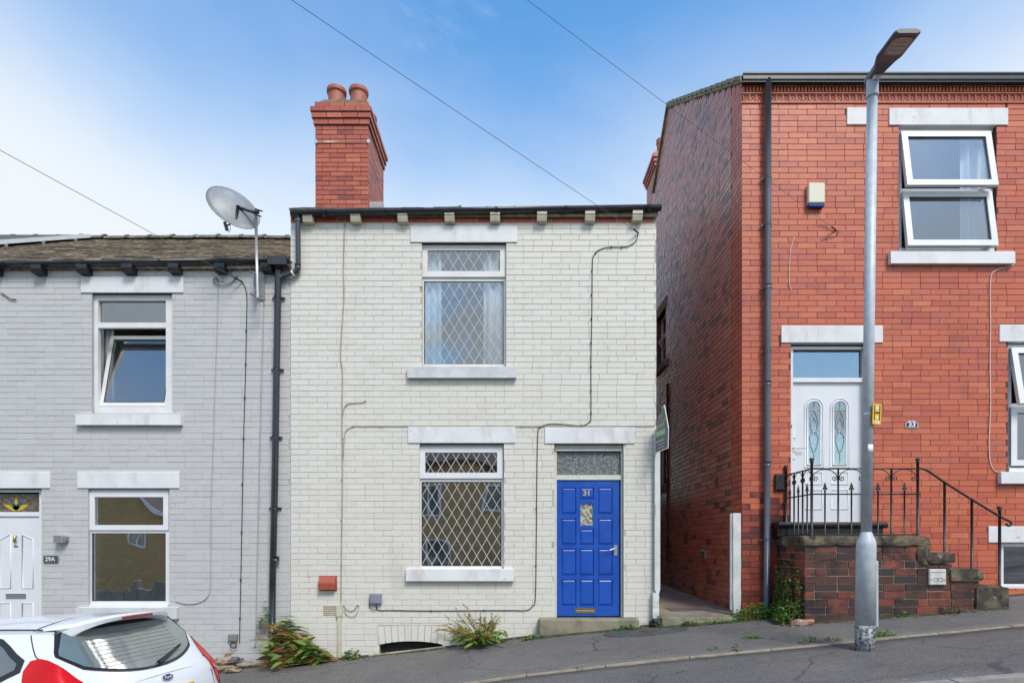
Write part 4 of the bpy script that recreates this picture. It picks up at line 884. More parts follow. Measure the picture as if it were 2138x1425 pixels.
MB().bbox(PX(1649, .05), PX(1652, .05), .03, .06, PZ(893, .05), PZ(887, .05), .002).build('door_bell', m_signblk, rh)

# ------------------------------------------------------------------ entrance steps of the red house
es = thing('entrance_steps', 'sooty brick entrance steps with mossy stone treads below the white door', 'steps', (4.8, -.4, zg(4.8, -.8)))
YF = -.80; ZS = 1.506; XL = 3.83
q = MB(); q.box(XL, 5.41, YF, -.005, -.1, ZS - .14); q.box(5.41, 5.74, YF, -.005, -.1, 1.13); q.box(5.74, 6.10, YF, -.005, -.1, .905); core = q.build('brick_core', m_soot_mortar, es)
lim = lambda x: ZS - .146 if x < 5.41 else (1.126 if x < 5.74 else .90)
rc = [r_ for r_ in brick_rects(XL - .008, 6.10, .08, ZS - .146, .295, .1005, .011, [(5.41, 6.2, 1.126, 3), (5.74, 6.2, .90, 3)], 61, .12) if r_[3] > zg(r_[1], YF) - .02]
lay(rc, m_redsooty, core, 400, .010, 'y', YF, 4, .004)
lay([r_ for r_ in brick_rects(YF, -.01, .08, ZS - .146, .295, .1005, .011, [], 62, .2) if r_[3] > zg(XL) - .05], m_redsooty, core, 400, .010, 'x', XL, 4, .004)
def rough_block(name, x0, x1, y0, y1, z0, z1, m_, parent, seed, b=.02, jit=.010):
    """a worn stone: finely divided block with knocked corners"""
    rr = random.Random(seed); q = MB(); nx, nz_ = max(3, int((x1 - x0) / .09)), 3; ny_ = max(3, int((y1 - y0) / .12)); idx = {}
    def vert(i, j, k):
        if (i, j, k) in idx: return idx[(i, j, k)]
        e = (i in (0, nx)) + (j in (0, ny_)) + (k in (0, nz_)); s_ = b * (e - 1) * rr.uniform(.3, 1.2) if e > 1 else 0
        cxx, cyy, czz = (x0 + x1) / 2, (y0 + y1) / 2, (z0 + z1) / 2; p = [x0 + (x1 - x0) * i / nx, y0 + (y1 - y0) * j / ny_, z0 + (z1 - z0) * k / nz_]
        for a, (c, ii, mx_) in enumerate(((cxx, i, nx), (cyy, j, ny_), (czz, k, nz_))):
            if ii in (0, mx_): p[a] += -s_ if p[a] > c else s_
            p[a] += rr.uniform(-jit, jit) * .6
        idx[(i, j, k)] = len(q.v); q.v.append(tuple(p)); return idx[(i, j, k)]
    def face(f): q.f.append(f); q.sm.append(False)
    for i in range(nx):
        for k in range(nz_):
            face((vert(i, 0, k), vert(i + 1, 0, k), vert(i + 1, 0, k + 1), vert(i, 0, k + 1))); face((vert(i, ny_, k + 1), vert(i + 1, ny_, k + 1), vert(i + 1, ny_, k), vert(i, ny_, k)))
        for j in range(ny_):
            face((vert(i, j, nz_), vert(i + 1, j, nz_), vert(i + 1, j + 1, nz_), vert(i, j + 1, nz_))); face((vert(i, j + 1, 0), vert(i + 1, j + 1, 0), vert(i + 1, j, 0), vert(i, j, 0)))
    for j in range(ny_):
        for k in range(nz_):
            face((vert(nx, j, k), vert(nx, j + 1, k), vert(nx, j + 1, k + 1), vert(nx, j, k + 1))); face((vert(0, j, k + 1), vert(0, j + 1, k + 1), vert(0, j + 1, k), vert(0, j, k)))
    return q.build(name, m_, parent)
rough_block('landing_slab', XL - .04, 5.44, YF - .045, -.01, ZS - .14, ZS, m_coping, es, 1, .012, .006)
rough_block('tread', 5.40, 5.77, YF - .05, -.01, 1.13, 1.285, m_coping, es, 2, .012, .009)
rough_block('tread', 5.70, 6.14, YF - .05, -.01, .90, 1.075, m_coping, es, 3, .012, .009)
rough_block('tread', 6.03, 6.48, YF - .05, -.01, .50, .845, m_coping, es, 4, .018, .009)
rough_block('riser_end', 5.27, 5.45, YF - .035, YF + .2, 1.12, ZS - .02, m_coping, es, 5, .014, .009)
q = MB(); n = 8; prf = [(-.02, 1.62), (-.20, 1.62)] + [(-.205 - .045 * math.sin(math.pi * k / n), 1.66 - .045 * math.cos(math.pi * k / n)) for k in range(n + 1)] + [(-.20, 1.705), (.09, 1.705), (.09, 1.62)]
q.prism(prf, 'x', PX(1624, -.2), PX(1850, -.2)); q.build('bullnose_threshold', m_blackgloss, es)
MB().box(PX(1624, -.18), PX(1845, -.18), -.17, .02, ZS - .01, 1.619).build('threshold_riser', m_blackgloss, es)
# ------------------------------------------------------------------ railing
ir = thing('iron_railing', 'black wrought iron railing with scrolls and spear bars around the entrance landing', 'railing', (4.6, -.77, ZS))
YR = -.77; XA, XB = 3.93, 5.32; zM, zT = 2.047, 2.38
def rod(name, a, b, r_, n=6): q = MB(); q.tube([a, b], r_, n); return q.build(name, m_iron, ir)
def post(x, y, z0, z1, r_=.019):
    q = MB(); q.tube([(x, y, z0), (x, y, z1)], r_, 6); p_ = q.build('post', m_iron, ir)
    q = MB(); q.lathe([(.0, 0), (.022, 0), (.022, .014), (.017, .018), (.027, .03), (.028, .045), (.018, .056), (0, .058)], (x, y, z1 - .02), 10); q.build('post_cap', m_iron, p_)
for (x, y) in ((XA, -.035), (XA, YR), (XB, YR)): post(x, y, ZS - .005, 2.485)
for z, e in ((ZS + .012, .02), (zM, .03), (zT, 0)):
    rod('rail', (XA - e, YR, z), (XB + e, YR, z), .010); rod('rail', (XA, -.03, z), (XA, YR, z), .010)
fl_ = [(-.004, 0), (-.004, .03), (-.024, .018), (-.032, .03), (-.026, .046), (-.014, .05), (-.018, .066), (0, .115), (.018, .066), (.014, .05), (.026, .046), (.032, .03), (.024, .018), (.004, .03), (.004, 0)]
def bar(x, y, tall, along):
    if tall: rod('bar', (x, y, ZS + .01), (x, y, zT), .013); return
    q = MB(); q.tube([(x, y, ZS + .01), (x, y, 2.10)], .0115, 6); q.lathe([(.0115, 0), (.017, .006), (.0115, .014)], (x, y, 2.085), 8); b_ = q.build('bar', m_iron, ir)
    q = MB()
    if along == 'x': q.prism([(x + a, 2.085 + c) for a, c in fl_], 'y', y - .007, y + .007)
    else: q.prism([(y + a, 2.085 + c) for a, c in fl_], 'x', x - .007, x + .007)
    q.build('spear_head', m_iron, b_)
sp_ = (XB - XA) / 8; sy_ = (YR + .035) / 6
for i in range(1, 8): bar(XA + sp_ * i, YR, i % 2 == 0, 'x')
for i in range(1, 6): bar(XA, -.035 + sy_ * i, i % 2 == 0, 'y')
def scroll(o_, half, axis):
    for sgn in (1, -1):
        pts = []; k_ = half / .174
        for i in range(17): th = math.pi * (3.4 - 2.4 * i / 16); r_ = .010 + .025 * i / 16; pts.append((.05 * k_ + r_ * k_ * math.cos(th), -.125 + r_ * math.sin(th)))
        for i in range(1, 10): a = math.pi - (math.pi / 2) * i / 9; pts.append((half + (half - .015 * k_) * math.cos(a), -.125 + .117 * math.sin(a)))
        c_ = o_ + Vector((half, 0, 0)) if axis == 'x' else o_ + Vector((0, -half, 0)); w_ = []
        for a, b in pts: u = (a - half) * sgn; w_.append(c_ + (Vector((u, 0, b)) if axis == 'x' else Vector((0, -u, b))))
        q = MB(); q.tube(w_, .0062, 5); q.build('scroll', m_iron, ir)
for i in range(0, 8, 2): scroll(Vector((XA + sp_ * i, YR, zT)), sp_, 'x')
for i in range(0, 6, 2): scroll(Vector((XA, -.035 + sy_ * i, zT)), -sy_, 'y')
q = MB(); q.tube(smooth_path([P(1915, 977, YR), P(1926, 978, YR), P(1938, 983, YR), P(1972, 1006, YR), P(2029, 1042, YR), P(2087, 1077, YR), P(2103, 1085, YR), P(2111, 1090, YR), P(2110, 1096, YR), P(2103, 1096, YR), P(2101, 1092, YR)], 5), .015, 8); q.build('handrail', m_iron, ir)
rod('handrail_post', P(1972, 1154, YR), P(1972, 1006, YR), .017); rod('handrail_post', P(2029, 1189, YR), P(2029, 1042, YR), .017); post(PX(2087, YR), YR, .84, PZ(1062, YR), .019)
q = MB(); q.bbox(XA - .16, XA - .02, -.05, -.012, 2.16, 2.40, .012); q.build('wall_fixing', m_iron, ir)

# ------------------------------------------------------------------ alley
q = MB(); n = 12
xa, xb = XC1, XR0
for i in range(n + 1): y = -.13 + (9.5 + .13) * i / n; q.v += [(xa, y, .375 + .026 * max(y, 0)), (xb, y, .385 + .026 * max(y, 0))]
for i in range(n): q.f.append((2 * i, 2 * i + 1, 2 * i + 3, 2 * i + 2)); q.sm.append(False)
o_ = len(q.v); q.v += [(xa, -.13, .05), (xb, -.13, .05)]; q.f.append((o_, o_ + 1, 1, 0)); q.sm.append(False)
struct(q.build('alley_path', m_concrete))
rough_block('alley_threshold', XC1 + .02, XR0 + .12, -.24, -.132, .12, .372, m_stepstone, bpy.data.objects['alley_path'], 9, .015, .006)
q = MB(); q.box(XC1 + .3, XR0 - .45, .35, .85, .392, .398); struct(q.build('drain_cover', m_asph2, bpy.data.objects['alley_path']))
# white gate posts
def timber(name, px0, py0, px1, py1, y0, y1, label, seed):
    xa, xb, za, zb = rect(px0, py0, px1, py1, y0); rr = random.Random(seed); q = MB(); n = 10
    for i in range(n + 1):
        t = i / n; e = .006; z = za + (zb - za) * t; k_ = .72 if i == 0 else 1; mxx = (xa + xb) / 2
        for (x, y) in ((xa, y0), (xb, y0), (xb, y1), (xa, y1)): q.v.append((mxx + (x - mxx) * k_ + rr.uniform(-e, e) * .5, y + rr.uniform(-e, e) * .5, z + (rr.uniform(-.02, .01) if i in (0, n) else 0)))
    for i in range(n):
        for k in range(4): a = i * 4 + k; b = i * 4 + (k + 1) % 4; q.f.append((a, b, b + 4, a + 4)); q.sm.append(False)
    q.f += [(3, 2, 1, 0), (n * 4, n * 4 + 1, n * 4 + 2, n * 4 + 3)]; q.sm += [False, False]
    return tag(q.build(name, m_oldwhite), label, 'post')
gp = timber('gate_post', 1531, 1070, 1547, 1280, -.12, -.012, 'peeling white wooden gate post against the corner of the red house', 1)
q = MB(); r_ = rect(1526, 1072, 1531.5, 1272, -.10); q.box(r_[0], r_[1], -.09, -.05, r_[2], r_[3]); q.build('gate_stop', m_oldwhite, gp)
timber('gate_post', 1363.5, 1236, 1376, 1292, -.10, -.012, 'short rotten white gate post stub at the corner of the cream house', 2)

q = MB(); q.box(XC1 - 1, XR0 + 1.2, 11.0, 11.25, .2, 2.9); yw = q.build('masonry', m_gable_mortar, thing('yard_wall', 'brick yard wall closing the far end of the alley', 'wall', (2.7, 11.1, .4)))
lay(brick_rects(XC1 - 1, XR0 + 1.2, .3, 2.9, .262, .0834, .0085, [], 77), m_gable, yw, 0, .006, 'y', 11.0, 3)
# ================================================================== street lamp
YL = -2.33; XLb, XLt = 3.706, 3.786; zL = zg(XLb, YL) - .006
lx = lambda z: XLb + (XLt - XLb) * (z - zL) / 5.9
lp = thing('street_lamp', 'tall galvanised steel street lamp column with grey LED lantern at the pavement edge', 'street lamp', (XLb, YL, zL))
def col(name, prof, m_, parent=lp):
    q = MB(); n = 20
    for r_, z in prof: q.v += [(lx(z) + r_ * math.cos(2 * math.pi * k / n), YL + r_ * math.sin(2 * math.pi * k / n), z) for k in range(n)]
    for i in range(len(prof) - 1):
        for k in range(n): q.f.append((i * n + k, i * n + (k + 1) % n, (i + 1) * n + (k + 1) % n, (i + 1) * n + k)); q.sm.append(True)
    q.f += [tuple(reversed(range(n))), tuple(range((len(prof) - 1) * n, len(prof) * n))]; q.sm += [False, False]
    return q.build(name, m_, parent)
col('column_foot', [(.0955, zL - .03), (.0955, zL + .26)], m_galv_base)
base = col('column_base', [(.095, zL + .26), (.095, 1.36), (.094, 1.40), (.088, 1.43), (.058, 1.50), (.053, 1.52)], m_galv)
col('column_shaft', [(.053, 1.52), (.050, 6.16)], m_galv)
col('lantern_spigot', [(.060, 6.08), (.060, 6.11), (.058, 6.115), (.056, 6.26)], m_galv)
q = MB(); xc = lx(1.0); q.bbox(xc + .076, xc + .104, YL - .055, YL + .03, .53, 1.22, .006); q.build('inspection_door', m_galv, base)
head = MB(); zh = 6.27; pl = [(-2.255, .030), (-2.27, .05), (-2.36, .058), (-2.47, .066), (-2.55, .100), (-2.61, .124), (-2.87, .126), (-2.895, .122), (-2.905, .11)]; XT = XLt; sec = []
for i, (y, hw_) in enumerate(pl):
    th = .075 if y > -2.5 else (.055 if y > -2.6 else .042); zb_ = zh - (.018 if y > -2.5 else 0); t = (y + 2.255) / -.63; zt_ = zb_ + th
    sec.append([(XT - hw_, y, zb_ + .012), (XT - hw_ * .82, y, zb_), (XT + hw_ * .82, y, zb_), (XT + hw_, y, zb_ + .012), (XT + hw_, y, zt_ - .014), (XT + hw_ * .7, y, zt_), (XT - hw_ * .7, y, zt_), (XT - hw_, y, zt_ - .014)])
vv = [p_ for s_ in sec for p_ in s_]
head.add(vv, [(i * 8 + k, i * 8 + (k + 1) % 8, (i + 1) * 8 + (k + 1) % 8, (i + 1) * 8 + k) for i in range(len(sec) - 1) for k in range(8)] + [tuple(range(8)), tuple((len(sec) - 1) * 8 + k for k in reversed(range(8)))])
lan = head.build('lantern', m_lampgrey, lp)
n = 20; q = MB(); pp = []
for k in range(n): a = 2 * math.pi * k / n; ca, sa_ = math.cos(a), math.sin(a); pp.append((XT + .096 * math.copysign(abs(ca) ** .5, ca), -2.755 + .105 * math.copysign(abs(sa_) ** .5, sa_)))
q.prism(pp, 'z', zh - .006, zh + .002); lens = q.build('lantern_lens', m_lens, lan)
q = MB()
for i in range(4):
    for j in range(3): q.box(XT - .055 + i * .032, XT - .035 + i * .032, -2.80 + j * .045, -2.77 + j * .045, zh - .010, zh - .006)
q.build('led_module', mat('led lens', (.5, .48, .42), rough=.2), lens)
q = MB(); q.bbox(XT - .03, XT + .05, -2.42, -2.385, zh - .045, zh - .015, .003); q.build('lantern_label', m_white, lan)
# hydrant sign and sticker carried by the column
zs_ = PZ(864, YL - .07); hs = thing('hydrant_sign', 'small yellow hydrant sign with black H strapped to the lamp column', 'sign', (lx(zs_) + .05, YL - .06, zs_ - .11))
Ms = Matrix.Translation((lx(zs_) + .052, YL - .068, zs_)) @ Matrix.Rotation(R(14), 4, 'Z') @ Matrix.Rotation(R(2.5), 4, 'Y')
q = MB(); q.bbox(-.054, .054, -.004, .004, -.108, .108, .002); q.xf(Ms); plate = q.build('plate', m_yellow, hs)
q = MB(); q.box(-.037, -.027, -.0058, -.0042, -.062, .092); q.box(.027, .037, -.0058, -.0042, -.062, .092); q.box(-.027, .027, -.0056, -.0042, .006, .022); q.xf(Ms); q.build('letter_h', m_signblk, plate)
q = MB()
for x0_, z0_, w_, h_ in ((-.018, .045, .014, .036), (.002, .045, .014, .036), (-.010, -.05, .020, .030), (-.02, -.098, .014, .024), (.008, -.098, .022, .024)): q.box(x0_, x0_ + w_, -.0056, -.0042, z0_, z0_ + h_)
q.xf(Ms); q.build('number_tile', m_signwhite, plate)
q = MB(); zz = PZ(864, YL); q.lathe([(.0545, -.006), (.0545, .006)], (lx(zz), YL, zz), 20); q.build('strap', m_chrome, hs)
q = MB(); za, zb = PZ(945, YL - .05), PZ(927, YL - .05); n = 6
for k in range(n + 1): a = R(-118 + 70 * k / n); q.v += [(lx(za) + .0545 * math.cos(a), YL + .0545 * math.sin(a), za), (lx(zb) + .0545 * math.cos(a), YL + .0545 * math.sin(a), zb)]
for k in range(n): q.f.append((2 * k, 2 * k + 2, 2 * k + 3, 2 * k + 1)); q.sm.append(True)
o = q.build('sticker', m_signwhite); so = o.modifiers.new('thickness', 'SOLIDIFY'); so.thickness = .0015; tag(o, 'white square sticker on the front of the lamp column', 'sticker')

# ================================================================== for sale board
fs = thing('for_sale_sign', 'house shaped grey and green for sale board on a white post at the house corner', 'sign', (PX(1372, -.05), -.06, zg(2.1)))
q = MB(); pr = rect(1366.5, 940, 1377.5, 1243, -.06); q.prism([(pr[0], pr[2] + .09), ((pr[0] + pr[1]) / 2 + .01, pr[2]), (pr[1], pr[2] + .09), (pr[1], pr[3] + .3), (pr[0], pr[3] + .3)], 'y', -.085, -.04); q.build('sign_post', m_oldwhite, fs)
Mb = Matrix.Translation((2.052, -.05, 2.69)) @ Matrix.Rotation(math.atan2(-.46, .066), 4, 'Z')      # local x runs out from the wall
outl = [(0, .0), (.46, .0), (.475, .27), (.335, .615), (.26, .60), (.215, .515), (.15, .505), (.045, .35)]
def board(scale_in, y0, y1, m_, name, par):
    cx_, cz_ = .24, .28; q = MB(); pts = [(cx_ + (a - cx_) * scale_in, cz_ + (b - cz_) * scale_in) for a, b in outl]; q.prism(pts, 'y', y0, y1); q.xf(Mb); return q.build(name, m_, par)
bd = board(1.0, -.004, .004, m_signwhite, 'board', fs); board(.945, -.0062, -.0045, m_signgrey, 'printed_face', bd)
q = MB(); q.prism([(.03, .20), (.375, .20), (.375, .30), (.05, .30)], 'y', -.0082, -.0064); q.xf(Mb); q.build('green_band', m_signgreen, bd)
q = MB(); q.prism([(.30, .385), (.40, .40), (.395, .43), (.30, .415)], 'y', -.0082, -.0064); q.prism([(.20, .42), (.27, .55), (.285, .54), (.245, .42)], 'y', -.0082, -.0064); q.xf(Mb); q.build('green_mark', m_signgreen, bd)
text_mesh('FOR SALE', .085, m_signwhite, Mb @ FRONT(Vector((.21, -.0085, .25))), 'for_sale_lettering', bd, .0006, bold=.0015, sx=.86)
q = MB()
for (x0_, x1_, z0_, z1_) in ((.09, .36, .345, .375), (.06, .34, .13, .165), (.06, .34, .09, .103), (.06, .34, .045, .058)):
    n = 12
    for k in range(n):
        if k % 4 != 3 or z1_ - z0_ < .02: q.box(x0_ + (x1_ - x0_) * k / n, x0_ + (x1_ - x0_) * (k + .8) / n, -.0080, -.0064, z0_, z1_)
q.xf(Mb); sp3 = q.build('small_print', mat('pale grey print', (.52, .52, .52), rough=.5), bd); stuff(sp3)
q = MB(); q.box(.08, .33, -.0080, -.0064, .312, .334); q.xf(Mb); q.build('gold_strip', m_signgold, bd)

# ================================================================== wall fittings
def boxthing(name, px, y0, y1, m_, label, cat, b=.006):
    r_ = rect(*px, (y0 + y1) / 2); e = thing(name, label, cat, ((r_[0] + r_[1]) / 2, y1, r_[2])); MB().bbox(r_[0], r_[1], y0, y1, r_[2], r_[3], b).build('casing', m_, e); return e, r_
e, r_ = boxthing('alarm_box', (1686, 384, 1720, 426), -.085, -.008, m_alarm, 'cream burglar alarm box with blue base on the red brick wall', 'alarm', .01)
MB().bbox(r_[0] + .004, r_[1] - .004, -.08, -.008, r_[2] - .05, r_[2] - .001, .006).build('strobe_lens', m_alarmblue, e)
e = thing('flue_cover', 'terracotta plastic vent hood on the cream wall near the downpipe', 'vent', P(682, 1231)); r_ = rect(666, 1203, 700, 1231, -.05); q = MB()
q.prism([(-.008, r_[2]), (-.085, r_[2] + .01), (-.085, r_[2] + .10), (-.03, r_[3]), (-.008, r_[3])], 'x', r_[0], r_[1]); q.build('hood', m_terra, e); MB().box(r_[0] - .012, r_[1] + .012, -.014, -.006, r_[2] - .012, r_[3] + .012).build('back_plate', m_terra, e)
e, r_ = boxthing('telecom_box', (772, 1238, 797, 1260), -.055, -.008, m_greybox, 'small grey plastic cable box low on the cream wall', 'box'); MB().bbox(r_[0] + .012, r_[1] - .012, -.062, -.056, r_[2] + .012, r_[3] - .012, .003).build('lid', m_greybox, e)
e = thing('air_vent', 'perforated cream air brick beside the service pipe on the cream wall', 'vent', P(689, 1283)); r_ = rect(675, 1262, 703, 1283); MB().bbox(r_[0], r_[1], -.014, .01, r_[2], r_[3], .003).build('grille', m_corbel_c, e); q = MB()
for i in range(7):
    for j in range(4): q.box(r_[0] + .018 + i * .0245, r_[0] + .031 + i * .0245, -.0155, -.0142, r_[2] + .016 + j * .032, r_[2] + .034 + j * .032)
q.build('holes', mat('vent hole brown', (.20, .11, .06), rough=.9), e)
e, r_ = boxthing('wall_light', (115, 1117, 133, 1132), -.11, -.03, m_chrome, 'small square steel wall light beside the white door of the grey house', 'light', .004); MB().bbox(r_[1] - .002, r_[1] + .03, -.09, -.006, r_[2] + .02, r_[3] - .012, .003).build('bracket', m_greybox, e)
e = thing('house_number_plaque', 'dark grey slate plaque reading 29A on the grey wall', 'plaque', P(108, 1174)); r_ = rect(93, 1159, 121, 1174); MB().bbox(r_[0], r_[1], -.024, -.014, r_[2], r_[3], .002).build('slate', mat('dark slate', (.07, .085, .09), (.055, .065, .07), .5, 20), e)
MB().bbox(r_[0] + .01, r_[1] + .025, -.0135, -.006, r_[2] - .012, r_[3] - .006, .002).build('backing', m_chrome, e)
text_mesh('29A', .085, m_signwhite, FRONT(Vector(((r_[0] + r_[1]) / 2, -.0245, (r_[2] + r_[3]) / 2))), 'lettering', e, .0006, bold=.0012)
e = thing('house_number_plaque', 'black arched plaque reading 33 on the red brick wall', 'plaque', P(1902, 893)); r_ = rect(1889, 878, 1915, 893); xm = (r_[0] + r_[1]) / 2; n = 8
def arched(k_): w_ = (r_[1] - r_[0]) / 2 * k_; h_ = (r_[3] - r_[2]) * (1 + (k_ - 1) * 1.7) ; zc_ = (r_[2] + r_[3]) / 2; return [(xm - w_, zc_ - h_ / 2), (xm + w_, zc_ - h_ / 2), (xm + w_, zc_ + h_ * .2)] + [(xm + w_ * .72 * math.cos(math.pi * k / n), zc_ + h_ * .2 + h_ * .3 * math.sin(math.pi * k / n)) for k in range(n + 1)] + [(xm - w_, zc_ + h_ * .2)]
q = MB(); q.prism(arched(1), 'y', -.020, -.009); q.build('rim', m_signwhite, e); q = MB(); q.prism(arched(.9), 'y', -.0225, -.0203); q.build('face', m_signblk, e)
text_mesh('33', .095, m_signwhite, FRONT(Vector((xm, -.023, (r_[2] + r_[3]) / 2 - .006))), 'lettering', e, .0008, bold=.003, sx=1.15)
e = thing('meter_box', 'chipped white meter box set in the brick steps of the red house', 'box', P(1953, 1221, YF)); r_ = rect(1936, 1187, 1971, 1220, YF); MB().bbox(r_[0], r_[1], YF - .045, YF - .004, r_[2], r_[3], .01).build('casing', mat('chipped white enamel', (.62, .62, .58), (.5, .5, .47), .5, 12, stains=[((.22, .14, .09), 16, (1, 1, 1), .58, .68, .8)]), e)
q = MB(); xm = (r_[0] + r_[1]) / 2; zb_ = r_[2] + .045
q.ring((xm - .055, xm - .006, zb_, zb_ + .05), .006, YF - .049, YF - .044); q.ring((xm + .006, xm + .055, zb_, zb_ + .05), .006, YF - .049, YF - .044); q.box(r_[0] + .02, r_[1] - .02, YF - .048, YF - .044, r_[3] - .04, r_[3] - .034); q.build('latch', m_greybox, e)
e, r_ = boxthing('junction_box', (477, 1323, 496, 1337), -.05, -.006, mat('olive grey plastic', (.20, .20, .18), rough=.6), 'small olive grey junction box at the foot of the grey wall', 'box')
q = MB(); c = P(488, 1346, -.04); q.tube([c + Vector((.045 * math.cos(a / 8 * 6.28), -.01, .04 * math.sin(a / 8 * 6.28))) for a in range(9)], .008, 6); q.build('cable_loop', m_cable_b, e)

# ================================================================== cables and wires
def cable(px, label, m_, r_=.006, y=-.016, clips=(), n=6):
    q = MB(); q.tube(smooth_path([P(a, b, y) for a, b in px], n), r_, 6); o = tag(q.build('wall_cable', m_), label, 'cable')
    if clips:
        for a, b in clips: c = P(a, b, y); k_ = MB(); k_.bbox(c.x - .011, c.x + .011, y - .012, y + .010, c.z - .009, c.z + .009, .003); k_.build('cable_clip', m_, o)
    return o
cable([(1333, 486), (1330, 498), (1322, 508), (1305, 515), (1270, 516), (1250, 522), (1240, 533), (1237, 550), (1236, 650), (1234, 760), (1234, 868), (1230, 880), (1220, 887), (1205, 888), (1160, 884), (1140, 886), (1128, 892), (1123, 904), (1121, 1000), (1120, 1120), (1118, 1245), (1112, 1264), (1098, 1273), (1060, 1273), (900, 1274), (820, 1273), (793, 1273), (786, 1268), (785, 1260)],
      'thin black cable looping from the eaves past the blue door to the grey box', m_cable_b, .0058, clips=[(1236, 565), (1235, 615), (1235, 665), (1234, 715), (1234, 765), (1234, 815), (1234, 862), (1276, 516), (1298, 516), (1244, 528), (1120, 1060), (1119, 1180), (1010, 1273), (900, 1274), (1214, 888)])
cable([(772, 1248), (771, 1262), (776, 1270), (783, 1273), (787, 1266)], 'short black cable loop under the small grey box on the cream wall', m_cable_b, .005, -.03)
cable([(1369, 888), (1200, 889.5), (1000, 889), (760, 889), (738, 890), (724, 897), (719, 912), (717, 960)], 'cream painted cable running level above the ground floor lintels', m_cable_c, .0055, clips=[(795, 889), (1090, 889)])
cable([(719, 462), (719, 480), (717, 560), (718, 620), (713, 700), (711, 745), (715, 780), (714, 870), (715, 1000), (713, 1150), (712, 1272)], 'cream painted cable running down the left half of the cream wall', m_cable_c, .0085, clips=[(715, 915), (714, 1000), (713, 1085), (713, 1180)])
cable([(716, 866), (719, 850), (728, 842), (745, 840), (758, 839), (764, 835)], 'short cream cable branch beside the upper sill of the cream house', m_cable_c, .006)
cable([(717, 1262), (722, 1270), (733, 1275), (742, 1270), (746, 1262), (750, 1266)], 'tangled thin cable end by the service pipe on the cream wall', m_cable_b, .004, -.02)
cable([(718, 1272), (726, 1284), (738, 1286), (746, 1278), (748, 1268)], 'pale looped cable end hanging by the service pipe', m_cable_c, .004, -.02)
cable([(505, 588), (512, 600), (515.5, 622), (515, 660), (513, 760), (509, 900), (506, 1050), (503, 1200), (500, 1342)], 'black cable clipped down the grey wall below the telephone wire', m_cable_b, .0055, clips=[(514, 690), (513, 760), (511, 830), (508.5, 915), (506, 1010), (504.5, 1110), (502.5, 1210), (501, 1290)])
cable([(455, 595), (454, 660), (449, 800), (446, 900), (441, 1040), (440, 1180), (438, 1232), (428, 1250), (408, 1259), (385, 1259), (366, 1254)], 'grey painted cable curving down to the ground floor window of the grey house', m_cable_g, .0055)
cable([(551, 632), (547, 760), (541, 1000), (537, 1180), (534, 1330), (530, 1350)], 'pair of grey painted cables beside the black downpipe', m_cable_g, .008)
cable([(497, 584), (480, 570), (492, 560), (500, 548), (506, 541)], 'loose black cable tail below the grey house gutter', m_cable_b, .005, -.03)
cable([(497, 576), (480, 592), (462, 596), (449, 592), (446, 584), (452, 580), (456, 588)], 'curled dark cable end on the grey wall left of the satellite dish', m_cable_b, .0055, -.025)
cable([(2117, 553), (2100, 558), (2078, 565), (2068, 585), (2068, 680), (2067, 760), (2068, 850), (2065, 920), (2067, 960), (2074, 980), (2083, 985), (2092, 984)], 'white cable hanging down the red wall between the two right windows', m_cable_w, .006)
cable([(1660, 492), (1651, 520), (1648, 560), (1648, 590), (1652, 606)], 'short pale cable end on the red wall beside the downpipe', m_cable_w, .004)
cable([(1706, 470), (1725, 474), (1742, 482), (1750, 480), (1748, 490), (1738, 495), (1715, 500)], 'thin cable tail below the alarm box on the red wall', m_cable_b, .003)
cable([(0, 612), (12, 618), (22, 626), (34, 625), (20, 622), (2, 610)], 'dark frayed cable end at the far left of the grey wall', m_cable_b, .004, -.02)
PT = Vector((-11.1, -11.7, 7.1))
def wire(px, sag, label, r_=.0030, m_=m_wire, dz=0):
    a = P(*px, -.02); b = PT + Vector((0, 0, dz)); q = MB(); pts = []
    for i in range(33): t = i / 32; p_ = a.lerp(b, t); p_.z -= sag * 4 * t * (1 - t); pts.append(p_)
    q.tube(pts, r_, 5); o = tag(q.build('telephone_wire', m_), label, 'wire'); c = MB(); c.tube([a + Vector((0, .02, .0)), a, a + (b - a).normalized() * .12], .011, 6); c.build('wire_anchor', m_cable_b, o); return o
wire((1333, 486), .10, 'telephone wire crossing the sky to the right end of the cream house'); wire((505, 588), .08, 'telephone wire sloping across the sky to the grey house wall', .0036); wire((1745, 480), .10, 'telephone wire crossing the sky to the red house wall', .0024)
q = MB(); q.tube([(PT.x - .05, PT.y, -.8), (PT.x - .05, PT.y, PT.z + .3)], [.13, .09], 12); tp = tag(q.build('telephone_pole', mat('creosoted pole', (.10, .06, .035), (.07, .045, .03), .85, 9)), 'brown wooden telephone pole across the street where the wires meet', 'pole')

